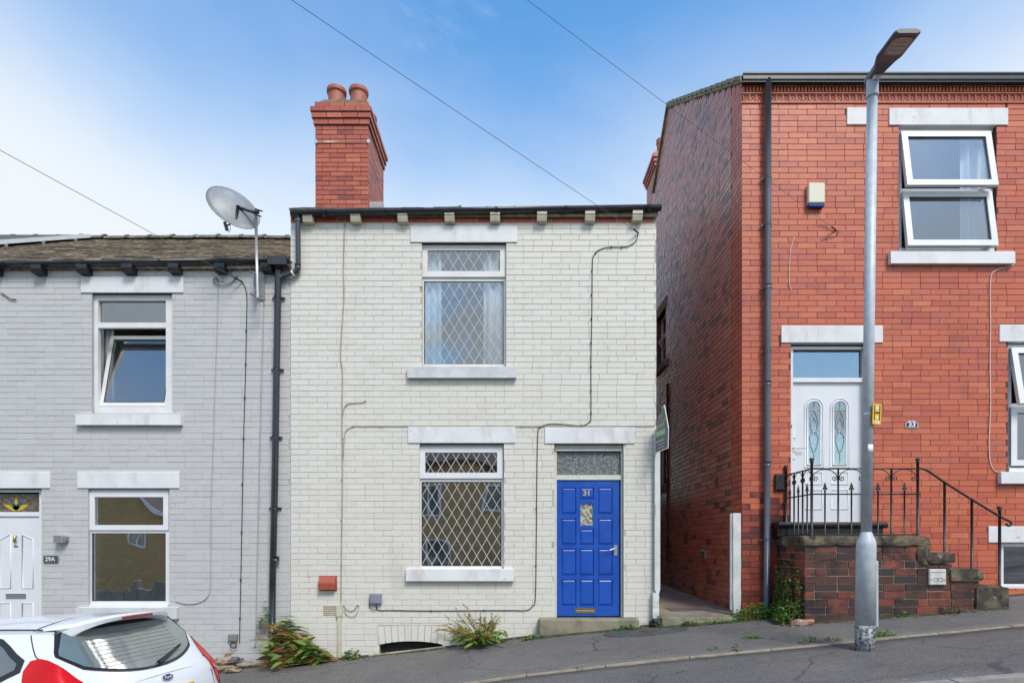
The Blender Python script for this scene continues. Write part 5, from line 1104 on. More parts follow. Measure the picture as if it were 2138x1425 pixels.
# ================================================================== satellite dish
YD = -.34; pc = P(488, 433, YD); sd = thing('satellite_dish', 'grey satellite dish on a galvanised mast bracketed to the grey house wall', 'satellite dish', P(541, 625, -.02))
nrm = Vector((-.622, .675, -.396)).normalized(); v_ = (pc - cam.location).normalized(); mj = nrm.cross(v_).normalized(); mn = nrm.cross(mj)
q = MB(); n, rings = 28, 6; Rd = .357
for s_ in (0, 1):
    for i in range(rings + 1):
        for k in range(n): rr_ = Rd * i / rings; a = 2 * math.pi * k / n; h = .085 * ((i / rings) ** 2 - 1) + (.008 if s_ else 0); q.v.append(tuple(pc + mj * (rr_ * math.cos(a)) + mn * (rr_ * math.sin(a) * .97) + nrm * h))
m_off = (rings + 1) * n
for s_ in (0, 1):
    for i in range(rings):
        for k in range(n): f = (s_ * m_off + i * n + k, s_ * m_off + i * n + (k + 1) % n, s_ * m_off + (i + 1) * n + (k + 1) % n, s_ * m_off + (i + 1) * n + k); q.f.append(f if s_ else f[::-1]); q.sm.append(True)
for k in range(n): q.f.append((rings * n + k, rings * n + (k + 1) % n, m_off + rings * n + (k + 1) % n, m_off + rings * n + k)); q.sm.append(False)
q.build('dish', m_dish, sd)
q = MB(); q.tube([P(538, 622, -.27), P(534, 440, -.31)], .020, 12); q.build('mast', mat('zinc mast', (.55, .54, .52), (.45, .44, .43), .4, 8, metal=.4), sd)
bk = pc - nrm * .10
q = MB(); q.tube([P(541, 443, -.36), P(530, 443, -.36), P(495, 432, -.40)], .020, 6); q.tube([P(532, 436, -.37), P(548, 441, -.30)], .010, 6); q.tube([P(545, 452, -.37), P(530, 446, -.30)], .010, 6)
q.tube([P(497, 430, -.42), P(494, 452, -.44), P(490, 460, -.43)], [.022, .020, .034], 6); q.tube([P(484, 429, -.4), P(500, 431, -.4)], .014, 6); q.build('mount_bracket', m_iron, sd)
q = MB(); q.tube([P(494, 461, -.42), P(484, 466, -.38), P(474, 471, -.34)], .010, 6); q.build('feed_arm', m_iron, sd)
q = MB(); q.tube([P(469, 464, -.33), P(474, 480, -.33)], [.022, .026], 8); q.tube(smooth_path([P(475, 481, -.33), P(478, 484, -.33), P(481, 478, -.34), P(480, 470, -.36)], 4), .004, 5); q.build('feed_horn', m_greybox, sd)
q = MB(); a = P(545, 600, -.02)
q.box(a.x - .035, a.x + .055, -.03, -.012, PZ(626, -.02), PZ(575, -.02)); q.box(a.x - .035, a.x - .02, -.20, -.03, PZ(624, -.02), PZ(578, -.02)); q.tube([P(522, 565, -.33), P(535, 571, -.25)], .011, 6); q.tube([P(522, 612, -.33), P(541, 624, -.22)], .013, 6); q.tube([P(527, 568, -.24), P(534, 570, -.30), P(539, 570, -.24)], .008, 6); q.tube([P(528, 606, -.24), P(535, 607, -.30), P(541, 607, -.24)], .008, 6); q.tube([P(536, 572, -.24), P(545, 585, -.14)], .010, 6)
q.build('wall_bracket', mat('galvanised bracket', (.30, .33, .35), (.24, .26, .28), .45, 12, metal=.4), sd)

# ================================================================== rubble by the wall
def rubble(px, py, y, w_, d_, h_, rot, m_, label, seed, lift=0):
    x = PX(px, y); o = rough_block('stone', -w_ / 2, w_ / 2, -d_ / 2, d_ / 2, 0, h_, m_, None, seed, .03, .018); o.location = (x, y, zg(x, y) - .012 + lift); o.rotation_euler = (0, R(-4), R(rot)); return tag(o, label, 'stone')
m_rub = mat('broken sandstone', (.36, .27, .17), (.24, .18, .12), .9, 8, .6, 30, stains=[((.08, .08, .085), 5, (1, 1, 1), .55, .65, .8)]); m_rub2 = mat('dark broken block', (.09, .09, .095), (.15, .14, .13), .9, 8, .6, 30)
rubble(468, 1385, -.17, .34, .16, .13, 8, m_rub, 'broken sandstone block at the bottom of the rubble by the grey wall', 1); rubble(487, 1385, -.30, .24, .10, .10, -12, m_rub, 'buff stone fragment lying in front of the rubble by the grey wall', 2)
rubble(466, 1360, -.17, .25, .15, .10, -6, m_rub, 'pale stone lying left on top of the rubble pile', 3, .112); rubble(492, 1358, -.17, .22, .14, .09, 14, m_rub2, 'dark stone lying right on top of the rubble pile', 4, .112)
rubble(476, 1346, -.12, .10, .09, .06, 20, m_rub, 'small buff chip on top of the rubble pile', 5, .212)
b_ = rubble(1675, 1300, -.86, .30, .11, .085, 3, mat('loose red brick', (.30, .10, .065), (.42, .30, .25), .9, 9, .4), 'loose pinkish brick at the foot of the entrance steps', 6)
rubble(1368, 1300, -.14, .15, .12, .13, 3, mat('black tarred stone', (.02, .02, .022), rough=.7), 'small black block at the foot of the cream house corner', 7)
# ================================================================== parked car
def lerp_tab(tab, t):
    if t <= tab[0][0]: return tab[0][1]
    for (a, b), (c, d) in zip(tab, tab[1:]):
        if t <= c: k = (t - a) / (c - a); return b + (d - b) * k
    return tab[-1][1]
def smooth_tab(tab, t):
    h = .06; return (lerp_tab(tab, t - h) + lerp_tab(tab, t) * 2 + lerp_tab(tab, t + h)) / 4
HW = [(.16, .74), (.30, .82), (.50, .855), (.72, .862), (.90, .85), (1.02, .80), (1.20, .70), (1.36, .60), (1.50, .50)]
TOPL = [(.30, 1.385), (.55, 1.415), (1.0, 1.452), (1.5, 1.472), (1.95, 1.455), (2.3, 1.39), (2.95, 1.02), (3.35, .94), (3.7, .80), (3.95, .60)]
REAR = [(.16, .09), (.30, .03), (.50, .0), (.72, .015), (.88, .05), (1.0, .16), (1.20, .30), (1.36, .41), (1.5, .5)]
def plan(u): return (1 - .15 * (max(0, .55 - u) / .55) ** 2.2) * (1 - .24 * (max(0, u - 3.1) / .85) ** 2.2)
def hwf(u, w): return smooth_tab(HW, w) * plan(u)
def urf(v, w): return smooth_tab(REAR, w) + .10 * (abs(v) / .8) ** 2.8
def ucorner(w):
    u = .2
    for _ in range(8): u = urf(hwf(u, w), w)
    return u
def topf(u): return smooth_tab(TOPL, u)
def railf(u): return max(topf(u) - .075, .30)
ct_ = thing('parked_car', 'white hatchback car parked facing downhill in front of the grey house', 'car', (0, 0, 0))
cx0, cy0 = -2.66, -3.80; cz0 = zr(cx0, cy0)
ex_ = Vector((-1, .10, -.105)).normalized(); nz3 = Vector((-.10, .03, 1)).normalized(); ey_ = nz3.cross(ex_).normalized(); ez_ = ex_.cross(ey_)
MC = Matrix(((ex_.x, ey_.x, ez_.x, cx0), (ex_.y, ey_.y, ez_.y, cy0), (ex_.z, ey_.z, ez_.z, cz0), (0, 0, 0, 1)))
ct_.location = MC @ Vector((2, 0, 0))
m_carw = mat('white car paint', (.74, .75, .77), rough=.25, coat=.6, spec=.5); m_carglass = mat('tinted car glass', (.10, .13, .125), (.075, .10, .10), .04, 3, spec=.9, coat=.8)
m_rearglass = mat('pale rear glass', (.13, .165, .16), (.20, .225, .22), .07, 2.2, spec=.9, coat=.8)  # opaque rear glass, two pale grey-green tones mixed into the base colour
m_trim = mat('black car trim', (.012, .012, .013), rough=.4); m_tail = mat('red tail lamp', (.60, .004, .004), (.50, .003, .003), .22, 6, spec=.35); m_tyre = mat('tyre rubber', (.018, .018, .018), rough=.85); m_tailw = mat('clear lamp section', (.62, .22, .22), rough=.15)
def grid(rows, m_, name, par=ct_, closed=False):
    q = MB(); c = len(rows[0])
    for r_ in rows: q.v += [tuple(p_) for p_ in r_]
    for i in range(len(rows) - 1):
        for k in range(c - 1): q.f.append((i * c + k, i * c + k + 1, (i + 1) * c + k + 1, (i + 1) * c + k)); q.sm.append(True)
    q.xf(MC); return q.build(name, m_, par)
def cbuild(q, name, m_, par=ct_): q.xf(MC); return q.build(name, m_, par)
# body sheets: sides, roof with bonnet, tail
q = MB()
def addgrid(rows):
    c = len(rows[0]); o_ = len(q.v)
    for r_ in rows: q.v += [tuple(p_) for p_ in r_]
    for i in range(len(rows) - 1):
        for k in range(c - 1): q.f.append((o_ + i * c + k, o_ + i * c + k + 1, o_ + (i + 1) * c + k + 1, o_ + (i + 1) * c + k)); q.sm.append(True)
NU, NW, NV = 60, 16, 14
for sg in (1, -1):
    rows = []
    for i in range(NU + 1):
        t = i / NU; row = []
        for k in range(NW + 1):
            s_ = k / NW; w0 = .16 + s_ * 1.15; u0 = ucorner(min(w0, 1.31)); u = u0 + (3.93 - u0) * t ** 1.25; w = .16 + s_ * (railf(max(u, .30)) - .16); u = ucorner(w) + (3.93 - ucorner(w)) * t ** 1.25
            row.append((u, sg * hwf(u, w), w))
        rows.append(row)
    addgrid(rows)
rows = []
for i in range(NU + 1):
    t = i / NU; row = []
    for k in range(NV + 1):
        s_ = -1 + 2 * k / NV; ua = ucorner(railf(.35)) - .06 * (1 - s_ * s_); u = ua + (3.93 - ua) * t ** 1.25; wr_ = railf(max(u, .30)); v = s_ * hwf(u, wr_); row.append((u, v, topf(max(u, .3)) - .075 * abs(s_) ** 2.4))
    rows.append(row)
addgrid(rows); rows = []
for k in range(25):
    w = .16 + (1.32 - .16) * k / 24; h_ = hwf(ucorner(w), w); rows.append([(urf(s_ * h_, w), s_ * h_, w) for s_ in [-1 + 2 * j / 16 for j in range(17)]])
addgrid(rows); h_ = .62; rows = [[(3.93, s_ * hwf(3.93, w), w) for s_ in (-1, -.5, 0, .5, 1)] for w in (.16, .3, .45, .54)]; addgrid(rows)
rows = [[(u, -hwf(u, .2), .17), (u, hwf(u, .2), .17)] for u in lin(.12, 3.9, 8)]; addgrid(rows)
bodyo = cbuild(q, 'body', m_carw)
# rear glass with black border
def rear_patch(name, wb, wt, hb, hmid, ht, off, m_, par=ct_, kick=.0, nv=22, nt=10):
    rows = []
    for j in range(nt + 1):
        t = j / nt; row = []
        for k in range(nv + 1):
            s_ = -1 + 2 * k / nv; hh = lerp_tab([(0, hb), (.42, hmid), (1, ht)], t); v = s_ * hh; w = wb + (wt - wb) * t + kick * (1 - t) * (abs(s_) ** 2.2); row.append((urf(v, w) - off, v, w))
        rows.append(row)
    q = MB(); c = nv + 1
    for r_ in rows: q.v += [tuple(p_) for p_ in r_]
    for i in range(nt):
        for k in range(nv): q.f.append((i * c + k, (i + 1) * c + k, (i + 1) * c + k + 1, i * c + k + 1)); q.sm.append(True)
    return cbuild(q, name, m_, par)
rear_patch('rear_glass_border', .955, 1.345, .60, .715, .60, .004, m_trim, kick=.10); rg = rear_patch('rear_window', .975, 1.325, .58, .69, .57, .009, m_rearglass, kick=.10)
q = MB()
for k in range(9):
    w = 1.04 + k * .030; q.tube([(urf(v, w) - .0105, v, w) for v in lin(-.44, .44, 14)], .0014, 4)
cbuild(q, 'heater_line', mat('heater line', (.28, .15, .08), rough=.6), rg)
# spoiler
rows_t, rows_b = [], []; q = MB(); nv = 18
for k in range(nv + 1):
    s_ = -1 + 2 * k / nv; v = s_ * .585; dr = .06 * abs(s_) ** 4; tail = .255 + .20 * abs(s_) ** 4; zt_ = 1.398 - .022 * s_ * s_ - dr * .6
    q.v += [(.62, v, 1.428 - .075 * abs(s_) ** 2.4), (.42, v, zt_ + .014), (tail, v, zt_), (tail + .006, v, zt_ - .022 - dr), (.40, v * .98, zt_ - .045 - dr)]
for k in range(nv):
    for a in range(4): b = k * 5 + a; q.f.append((b, b + 1, b + 6, b + 5)); q.sm.append(a != 2)
cbuild(q, 'spoiler', m_carw)
q = MB(); q.tube([(.64, v, topf(.64) - .075 * (abs(v) / hwf(.64, railf(.64))) ** 2.4 + .001) for v in lin(-.56, .56, 20)], .004, 5); cbuild(q, 'roof_shut_line', m_trim)
q = MB(); q.bbox(.252, .262, -.17, .17, 1.371, 1.392, .003); cbuild(q, 'brake_light', mat('dull red lens', (.30, .03, .035), rough=.2))
q = MB(); v0 = .04
for k in range(2):
    pass
q.tube([(urf(v, w) - off, v, w) for v, w, off in ((-.02, .985, .02), (-.12, 1.01, .028), (-.28, 1.05, .028), (-.43, 1.085, .024))], [.020, .018, .013, .008], 6); cbuild(q, 'rear_wiper', m_trim)
# tail lamps wrap the corner
def corner_pt(qv, w, off, sg):
    u0 = ucorner(w); h0 = hwf(u0, w)
    if qv >= 0: v = h0 - qv; return (urf(v, w) - off, sg * (v + off * .3), w)
    u = u0 - qv; return (u + off * .2, sg * (hwf(u, w) + off), w)
for sg in (1, -1):
    rows = []
    for qv in [-.25, -.23, -.17, -.10, -.04, 0, .03, .06, .09, .12]:
        wt = lerp_tab([(-.25, 1.04), (-.22, 1.13), (-.14, 1.18), (-.05, 1.165), (.04, 1.08), (.12, .965)], qv); wb = lerp_tab([(-.25, .95), (-.16, .72), (0, .66), (.06, .70), (.12, .90)], qv)
        rows.append([corner_pt(qv, wb + (wt - wb) * j / 6, .012, sg) for j in range(7)])
    tl = grid(rows, m_tail, 'tail_lamp')
    rows = [[corner_pt(qv, lerp_tab([(0, .78), (.1, .84)], qv) + .035 * j / 3, .015, sg) for j in range(4)] for qv in lin(.0, .085, 6)]; grid(rows, m_tailw, 'reverse_light', tl)
    q = MB(); q.tube([corner_pt(-.12 - .05 * ((w - 1.17) / .17) ** .5, w, .002, sg) for w in lin(1.17, 1.335, 10)], .004, 5); cbuild(q, 'shut_line', m_trim)
    q = MB(); q.tube([corner_pt(qv, w, .002, sg) for qv, w in ((.125, .95), (.13, .80), (.13, .62))], .004, 5); cbuild(q, 'shut_line', m_trim)
    # side windows
    rows = [[(u, sg * (hwf(u, w) + .006), w) for w in lin(smooth_tab([(.62, 1.12), (.80, 1.03), (2.2, .96), (2.75, .95)], u), smooth_tab([(.62, 1.14), (.85, 1.315), (1.5, 1.365), (2.0, 1.345), (2.75, .99)], u), 5)] for u in lin(.62, 2.72, 26)]
    sw = grid(rows, m_carglass, 'side_window')
    rows = [[(u, sg * (hwf(u, w) + .004), w) for w in lin(smooth_tab([(.57, 1.10), (.78, 1.0), (2.2, .93), (2.78, .92)], u), smooth_tab([(.57, 1.16), (.83, 1.34), (1.5, 1.39), (2.0, 1.37), (2.78, 1.0)], u), 5)] for u in lin(.57, 2.76, 26)]
    grid(rows, m_trim, 'window_trim', sw)
    for u in (1.45,): q = MB(); q.tube([(u, sg * (hwf(u, w) + .008), w) for w in lin(.95, 1.36, 6)], .022, 6); cbuild(q, 'door_pillar', m_trim, sw)
    q = MB(); q.tube([(u, sg * (hwf(u, railf(u)) - .03), topf(u) - .052) for u in lin(.55, 2.2, 16)], .006, 5); cbuild(q, 'roof_seam', m_trim)
    for u in (.72, 3.20):
        q = MB(); n = 24; yv = sg * .70; e = thing  # wheels
        tyre = [(.17, -.09), (.26, -.10), (.30, -.075), (.305, 0), (.30, .075), (.26, .10), (.17, .09), (.17, -.09)]
        q.v = [(u + r_ * math.cos(2 * math.pi * k / n), yv + o_, .305 + r_ * math.sin(2 * math.pi * k / n)) for r_, o_ in tyre for k in range(n)]
        q.f = [(i * n + k, i * n + (k + 1) % n, (i + 1) * n + (k + 1) % n, (i + 1) * n + k) for i in range(len(tyre) - 1) for k in range(n)]; q.sm = [True] * len(q.f); wh = cbuild(q, 'wheel', m_tyre)
        q = MB()
        for k in range(5): a = 2 * math.pi * k / 5; q.tube([(u, yv + sg * .085, .305), (u + .17 * math.cos(a), yv + sg * .085, .305 + .17 * math.sin(a))], .03, 6)
        q.tube([(u, yv - .05, .305), (u, yv + sg * .095, .305)], .05, 10); cbuild(q, 'rim', m_chrome, wh)
    q = MB(); rows = []
    q.tube([(2.52, sg * .84, .99), (2.50, sg * .93, 1.02), (2.55, sg * .98, 1.03)], [.03, .07, .05], 8); cbuild(q, 'wing_mirror', m_carw)
q = MB(); q.tube([(urf(v, .90) - .003, v, .90 - .02 * (v / .5) ** 2) for v in lin(-.55, .55, 16)], .007, 6); cbuild(q, 'tailgate_crease', m_carw)
Mrear = Matrix.Translation((urf(0, .855) - .004, 0, .865)) @ Matrix.Rotation(R(-90), 4, 'Z') @ Matrix.Rotation(R(90 - 14), 4, 'X')
q = MB(); n = 24; q.prism([(.062 * math.cos(2 * math.pi * k / n), .026 * math.sin(2 * math.pi * k / n)) for k in range(n)], 'z', -.01, .008); q.xf(Mrear); bdg = cbuild(q, 'badge', m_chrome)
q = MB(); q.prism([(.056 * math.cos(2 * math.pi * k / n), .022 * math.sin(2 * math.pi * k / n)) for k in range(n)], 'z', .0085, .010); q.xf(Mrear); cbuild(q, 'badge_oval', mat('badge blue', (.012, .035, .16), rough=.25), bdg)
text_mesh('Ford', .042, m_signwhite, MC @ Mrear @ Matrix.Translation((0, 0, .0105)) @ Matrix.Shear('XZ', 4, (0, 0)), 'badge_lettering', bdg, .0005)
q = MB(); q.box(urf(0, .7) - .02, urf(0, .7) + .01, -.26, .26, .665, .775); cbuild(q, 'number_plate', mat('yellow number plate', (.72, .52, .02), rough=.35))
q = MB(); q.tube([(urf(v, .50) - .004, v, .50) for v in lin(-.70, .70, 18)], .03, 6); cbuild(q, 'bumper_strip', m_carw)

# ================================================================== plants
def leaf_mesh(L_, W_, m_, curl=.25, seed=0):
    q = MB(); n = 6
    for i in range(n + 1):
        t = i / n; w_ = W_ * math.sin(math.pi * min(t * .95 + .03, 1)) ** .8; z = curl * L_ * (t - 1.25 * t * t); q.v += [(t * L_, -w_, z + .12 * w_), (t * L_, 0, z - .05 * W_), (t * L_, w_, z + .12 * w_)]
    for i in range(n):
        for k in range(2): a = i * 3 + k; q.f.append((a, a + 3, a + 4, a + 1)); q.sm.append(True)
    return q.mesh('leaf', m_)
def leafmat(name, a, b, c):
    m, N, L, B = nodes(name); r_ = N.new('ShaderNodeValToRGB'); els = r_.color_ramp.elements; els.new(.5)
    for e, (p_, cc) in zip(els, ((0, a), (.6, b), (1, c))): e.position = p_; e.color = rgba(cc)
    L.new(rnd(N, L), r_.inputs[0]); col = mixc(N, L, step(N, L, noise(N, L, 40, 3), .4, .7, 0, .35), r_.outputs[0], a); L.new(col, B.inputs['Base Color']); B.inputs['Roughness'].default_value = .5
    tr = N.new('ShaderNodeBsdfTranslucent'); L.new(col, tr.inputs[0]); mxs = N.new('ShaderNodeMixShader'); mxs.inputs[0].default_value = .25; L.new(B.outputs[0], mxs.inputs[1]); L.new(tr.outputs[0], mxs.inputs[2]); L.new(mxs.outputs[0], N['Material Output'].inputs[0]); return m
m_leaf = leafmat('dock leaf', (.06, .15, .02), (.14, .26, .03), (.28, .32, .06)); m_leafd = leafmat('dry leaf', (.20, .06, .025), (.30, .11, .04), (.24, .15, .05)); m_weed = leafmat('weed leaf', (.05, .14, .02), (.09, .24, .03), (.15, .30, .05)); m_seed = leafmat('dock seed', (.26, .07, .03), (.32, .17, .045), (.36, .30, .07)); m_seedy = leafmat('yellow dock seed', (.26, .24, .04), (.34, .28, .06), (.36, .20, .06)); m_stem = mat('dock stem', (.20, .16, .05), (.26, .08, .04), .6, 20)
LV = [leaf_mesh(1, .115, m_leaf, .2), leaf_mesh(1, .17, m_leaf, .35), leaf_mesh(1, .13, m_leafd, .1)]
def dock(px, y, label, spec, seed, nleaf, leafL):
    """dock plant: leaves and seed stalks leaving one crown. spec: (azimuth, elevation, length, kind) ranges"""
    rr = random.Random(seed); x = PX(px, y); c = Vector((x, y, zg(x, y))); e = thing('dock_plant', label, 'plant', c, 'weeds at the foot of the walls')
    for i in range(nleaf):
        az = rr.uniform(*spec['laz']); el = rr.uniform(*spec['lel']); st = rr.uniform(*spec['lst']); dv = Vector((math.cos(az) * math.cos(el), math.sin(az) * math.cos(el), math.sin(el))); p_ = c + dv * st + Vector((rr.uniform(-.05, .05), rr.uniform(-.03, .03), 0))
        if p_.y > -.06: p_.y = -.06 - rr.uniform(0, .05)
        L_ = leafL * rr.uniform(.6, 1.25); o = link('leaf', LV[2] if rr.random() < spec.get('dry', .08) else LV[rr.randrange(2)], None); o.parent = e; yaw = rr.uniform(*spec['laz']); droop = rr.uniform(-.7, .45)
        if math.sin(yaw) > 0 and p_.y > -.3: yaw = -yaw
        o.scale = (L_, L_ * rr.uniform(.8, 1.3), L_); o.rotation_euler = (rr.uniform(-.9, .9), -droop, yaw); lo = p_ - c; lo.z = max(lo.z, .015 + max(0, -droop) * 0); o.location = lo
    stm = MB(); sdd = [MB(), MB()]
    for i in range(spec['n']):
        az = rr.uniform(*spec['saz']); el = rr.uniform(*spec['sel']); L_ = rr.uniform(*spec['sl']); a = Vector((math.cos(az) * math.cos(el), math.sin(az) * math.cos(el), math.sin(el))); pts = []
        for k in range(7):
            t = k / 6; p_ = c + a * (L_ * t) + Vector((0, 0, -L_ * spec['bend'] * t * t)) + Vector((rr.uniform(-.01, .01), 0, rr.uniform(-.01, .01))); p_.y = min(p_.y, -.03); p_.z = max(p_.z, zg(p_.x, p_.y) + .012); pts.append(p_)
        stm.tube(pts, [.006, .006, .005, .005, .004, .003, .002], 5, False)
        kind = 0 if rr.random() < spec['red'] else 1; sp2 = smooth_path(pts, 5)
        for b in range(rr.randint(3, 5)):      # seed branches along the outer half
            i0 = rr.randint(len(sp2) // 2 - 2, len(sp2) - 4); p0 = sp2[i0]; d0 = (sp2[min(i0 + 3, len(sp2) - 1)] - sp2[i0]).normalized(); d0 = (d0 + Vector((rr.uniform(-.4, .4), rr.uniform(-.35, .2), rr.uniform(-.3, .4)))).normalized(); bl = rr.uniform(.08, .2)
            for s_ in range(int(bl / .0042)):
                p_ = p0 + d0 * (s_ * .0042) + Vector([rr.gauss(0, .0055) for _ in range(3)]); p_.y = min(p_.y, -.02); r_ = rr.uniform(.0035, .0075); ax = Vector([rr.gauss(0, 1) for _ in range(3)]).normalized(); bx = ax.orthogonal().normalized() * r_; ax = ax * r_ * 1.4
                sdd[kind].add([p_ - ax, p_ + bx, p_ + ax, p_ - bx], [(0, 1, 2, 3)])
    stuff(stm.build('stem', m_stem, e))
    for k in (0, 1):
        if sdd[k].v: stuff(sdd[k].build('seed_head', (m_seed, m_seedy)[k], e))
    return e
PI = math.pi
dock(706, -.14, 'sprawling dock plant with red seed stalks leaning left below the black downpipe', dict(laz=(PI * .86, PI * 1.22), lel=(.05, .75), lst=(.1, .95), dry=.10, n=54, saz=(PI * .95, PI * 1.12), sel=(.03, .62), sl=(.8, 1.32), bend=.10, red=.55), 5, 250, .19)
dock(1005, -.13, 'upright dock plant with yellow seed stalks beside the cellar opening', dict(laz=(PI * .8, PI * 2.2), lel=(.1, 1.2), lst=(.05, .42), dry=.06, n=30, saz=(PI * .85, PI * 1.7), sel=(.45, 1.35), sl=(.48, .86), bend=.22, red=.1), 8, 150, .16)
def clump(name, px, y, w_, h_, d_, nl, sz, label, seed, m_=None, z0=None, base=None):
    rr = random.Random(seed); m_ = m_ or m_weed; x = PX(px, y); c = Vector((x, y, zg(x, y) if z0 is None else z0)); e = thing(name, label, 'plant', c, 'weeds at the foot of the walls'); q = MB(); s_ = MB()
    for i in range(nl):
        while True:
            a, b, t = rr.uniform(-1, 1), rr.uniform(-1, 1), rr.random()
            if a * a + t * t * .8 < 1.05: break
        gx_, gy_ = c.x + a * w_ / 2, c.y + b * d_ / 2; p_ = Vector((gx_, min(gy_, -.02 if z0 is None else gy_), (zg(gx_, gy_) if z0 is None else c.z) + .006 + t * h_ * (1 - .5 * a * a) * rr.uniform(.5, 1))); L_ = sz * rr.uniform(.6, 1.3); ya = rr.uniform(0, 6.28); pi_ = rr.uniform(-.5, .8)
        u = Vector((math.cos(ya) * math.cos(pi_), math.sin(ya) * math.cos(pi_), math.sin(pi_))); v = Vector((-math.sin(ya), math.cos(ya), rr.uniform(-.4, .4))); q.add([p_, p_ + u * L_ * .5 + v * L_ * .30, p_ + u * L_ - Vector((0, 0, L_ * .15)), p_ + u * L_ * .5 - v * L_ * .30, p_ + u * L_ * .55 + Vector((0, 0, L_ * .08))], [(0, 4, 1), (1, 4, 2), (2, 4, 3), (3, 4, 0)])
        if i % 5 == 0: s_.tube([(gx_ + rr.uniform(-.02, .02), p_.y, (zg(gx_, p_.y) if z0 is None else max(c.z, p_.z - .1)) - .005), p_], .0025, 4, False)
    stuff(q.build('foliage', m_, e)); stuff(s_.build('stem', m_stem, e)); return e
clump('weed', 732, -.10, .22, .16, .12, 60, .07, 'small leafy weed at the foot of the cream service pipe', 1); clump('weed', 1110, -.22, .30, .06, .16, 70, .05, 'low straggling weeds left of the stone doorstep', 2); clump('weed', 1308, -.20, .30, .09, .08, 90, .045, 'small green weed tuft at the right end of the doorstep', 3)
clump('weed', 1375, -.22, .10, .12, .06, 30, .05, 'tiny weed at the alley mouth by the cream corner', 4); clump('weed', 1440, -.28, .28, .09, .10, 110, .04, 'green weeds growing along the alley threshold', 5); clump('weed', 1500, -.28, .42, .05, .10, 110, .035, 'low weeds spreading before the white gate post', 6)
clump('weed', 1576, -.18, .70, .25, .26, 950, .045, 'lush green weeds at the foot of the red house corner', 7); clump('weed', 1648, -.62, .38, .36, .32, 600, .05, 'leafy green weed patch against the side of the entrance steps', 8)
clump('ivy', 1634, -.42, .09, .92, .46, 800, .052, 'narrow ivy climbing the side of the entrance steps', 9, z0=zg(3.8, -.4), m_=leafmat('ivy leaf', (.03, .09, .015), (.08, .19, .03), (.18, .32, .09)))
clump('ivy', 1666, -.72, .06, .80, .10, 130, .045, 'thin ivy strand beside the front corner of the entrance steps', 10, z0=zg(3.8, -.7) + .1)
for i, (px, py, n_, w_, h_, lab) in enumerate(((1570, 1328, 60, .24, .04, 'flat weed tuft on the pavement before the red house corner'), (1490, 1352, 20, .10, .07, 'tiny weed in the edging joint below the alley'), (1538, 1355, 22, .08, .09, 'second tiny weed along the edging right of the alley'), (1690, 1338, 60, .26, .08, 'weeds along the edging left of the lamp column'), (1735, 1333, 30, .22, .05, 'sparse weeds on the edging just left of the lamp'), (1845, 1324, 90, .26, .07, 'weed tuft on the edging just right of the lamp'), (1210, 1393, 14, .08, .05, 'tiny weed on the edging below the blue door'))):
    d_ = 6.6 if i else 7.9
    for _ in range(12): yy = d_ - D; X_ = PX(px, yy); d_ = (EYE - zg(X_, yy)) * F / (py + 3 - HZ)
    clump('weed', px, d_ - D, w_, h_, .10, n_, .036, lab, 20 + i)
clump('weed', 1885, -.90, .08, .16, .05, 26, .045, 'single weed growing against the brick front of the steps', 40); clump('weed', 1990, -.90, .34, .16, .08, 60, .04, 'thin dry weeds at the foot of the steps below the meter box', 41, leafmat('dry grass', (.12, .10, .05), (.16, .14, .06), (.10, .14, .04)))
clump('creeper', 553, -.10, .20, .50, .05, 90, .055, 'leafy creeper climbing left of the black downpipe', 42, z0=PZ(1310)); clump('creeper', 580, -.12, .16, .26, .06, 70, .06, 'green shoots right of the black downpipe above the dock', 43, z0=PZ(1335))
# fallen leaves and grit along the foot of the walls
q = MB(); rr = random.Random(77)
for i in range(420):
    x = rr.uniform(-4.2, 6.5); y = -abs(rr.gauss(0, .10)) - (.84 if 3.8 < x < 6.4 else .01)
    if 2.1 < x < 3.3 or .35 < x < 1.85: continue
    s_ = rr.uniform(.006, .022); a = rr.uniform(0, 6.28); z = zg(x, y) + .004; q.add([(x + s_ * math.cos(a + k * 1.57) * (1.5 if k % 2 else 1), y + s_ * math.sin(a + k * 1.57), z + rr.uniform(0, .010)) for k in range(4)], [(0, 1, 2, 3)])
for i in range(160):
    x = rr.uniform(-3, 7); y = rr.uniform(-3.4, -.2); s_ = rr.uniform(.003, .010); a = rr.uniform(0, 6.28); z = zg(x, y) + .005; q.add([(x + s_ * math.cos(a + k * 1.57), y + s_ * math.sin(a + k * 1.57), z + rr.uniform(0, .006)) for k in range(4)], [(0, 1, 2, 3)])
lt = stuff(q.build('leaf_litter', leafmat('litter', (.10, .05, .025), (.22, .10, .05), (.40, .36, .30)))); lt['label'] = 'scattered dead leaves and grit along the foot of the walls'; lt['category'] = 'leaf litter'

# dark soil and moss caught where the walls meet the pavement
q = MB(); xs_ = lin(-4.6, 7.6, 240)
def foot(x): return YF - .012 if XL - .02 < x < 6.1 else (YF - .06 if 6.1 <= x < 6.48 else (-.165 if .38 < x < 1.82 else (-.245 if XC1 < x < XR0 + .12 else -.01)))
for x in xs_:
    w_ = .018 + .05 * abs(math.sin(x * 3.1) * math.sin(x * 1.3 + 1)) + rr.uniform(0, .035); y = foot(x); q.v += [(x, y + .02, zg(x, y) + .022), (x, y - w_ * .5, zg(x, y) + .016 + rr.uniform(0, .006)), (x, y - w_, zg(x, y - w_) + .003)]
for i in range(len(xs_) - 1):
    for k in (0, 1): a = i * 3 + k; q.f.append((a + 1, a + 4, a + 3, a)); q.sm.append(True)
stuff(q.build('soil_joint', mat('mossy soil', (.035, .03, .02), (.055, .06, .022), .95, 9, .8, 60, stains=[((.12, .09, .06), 25, (1, 1, 1), .6, .7, .8)]), pavement))

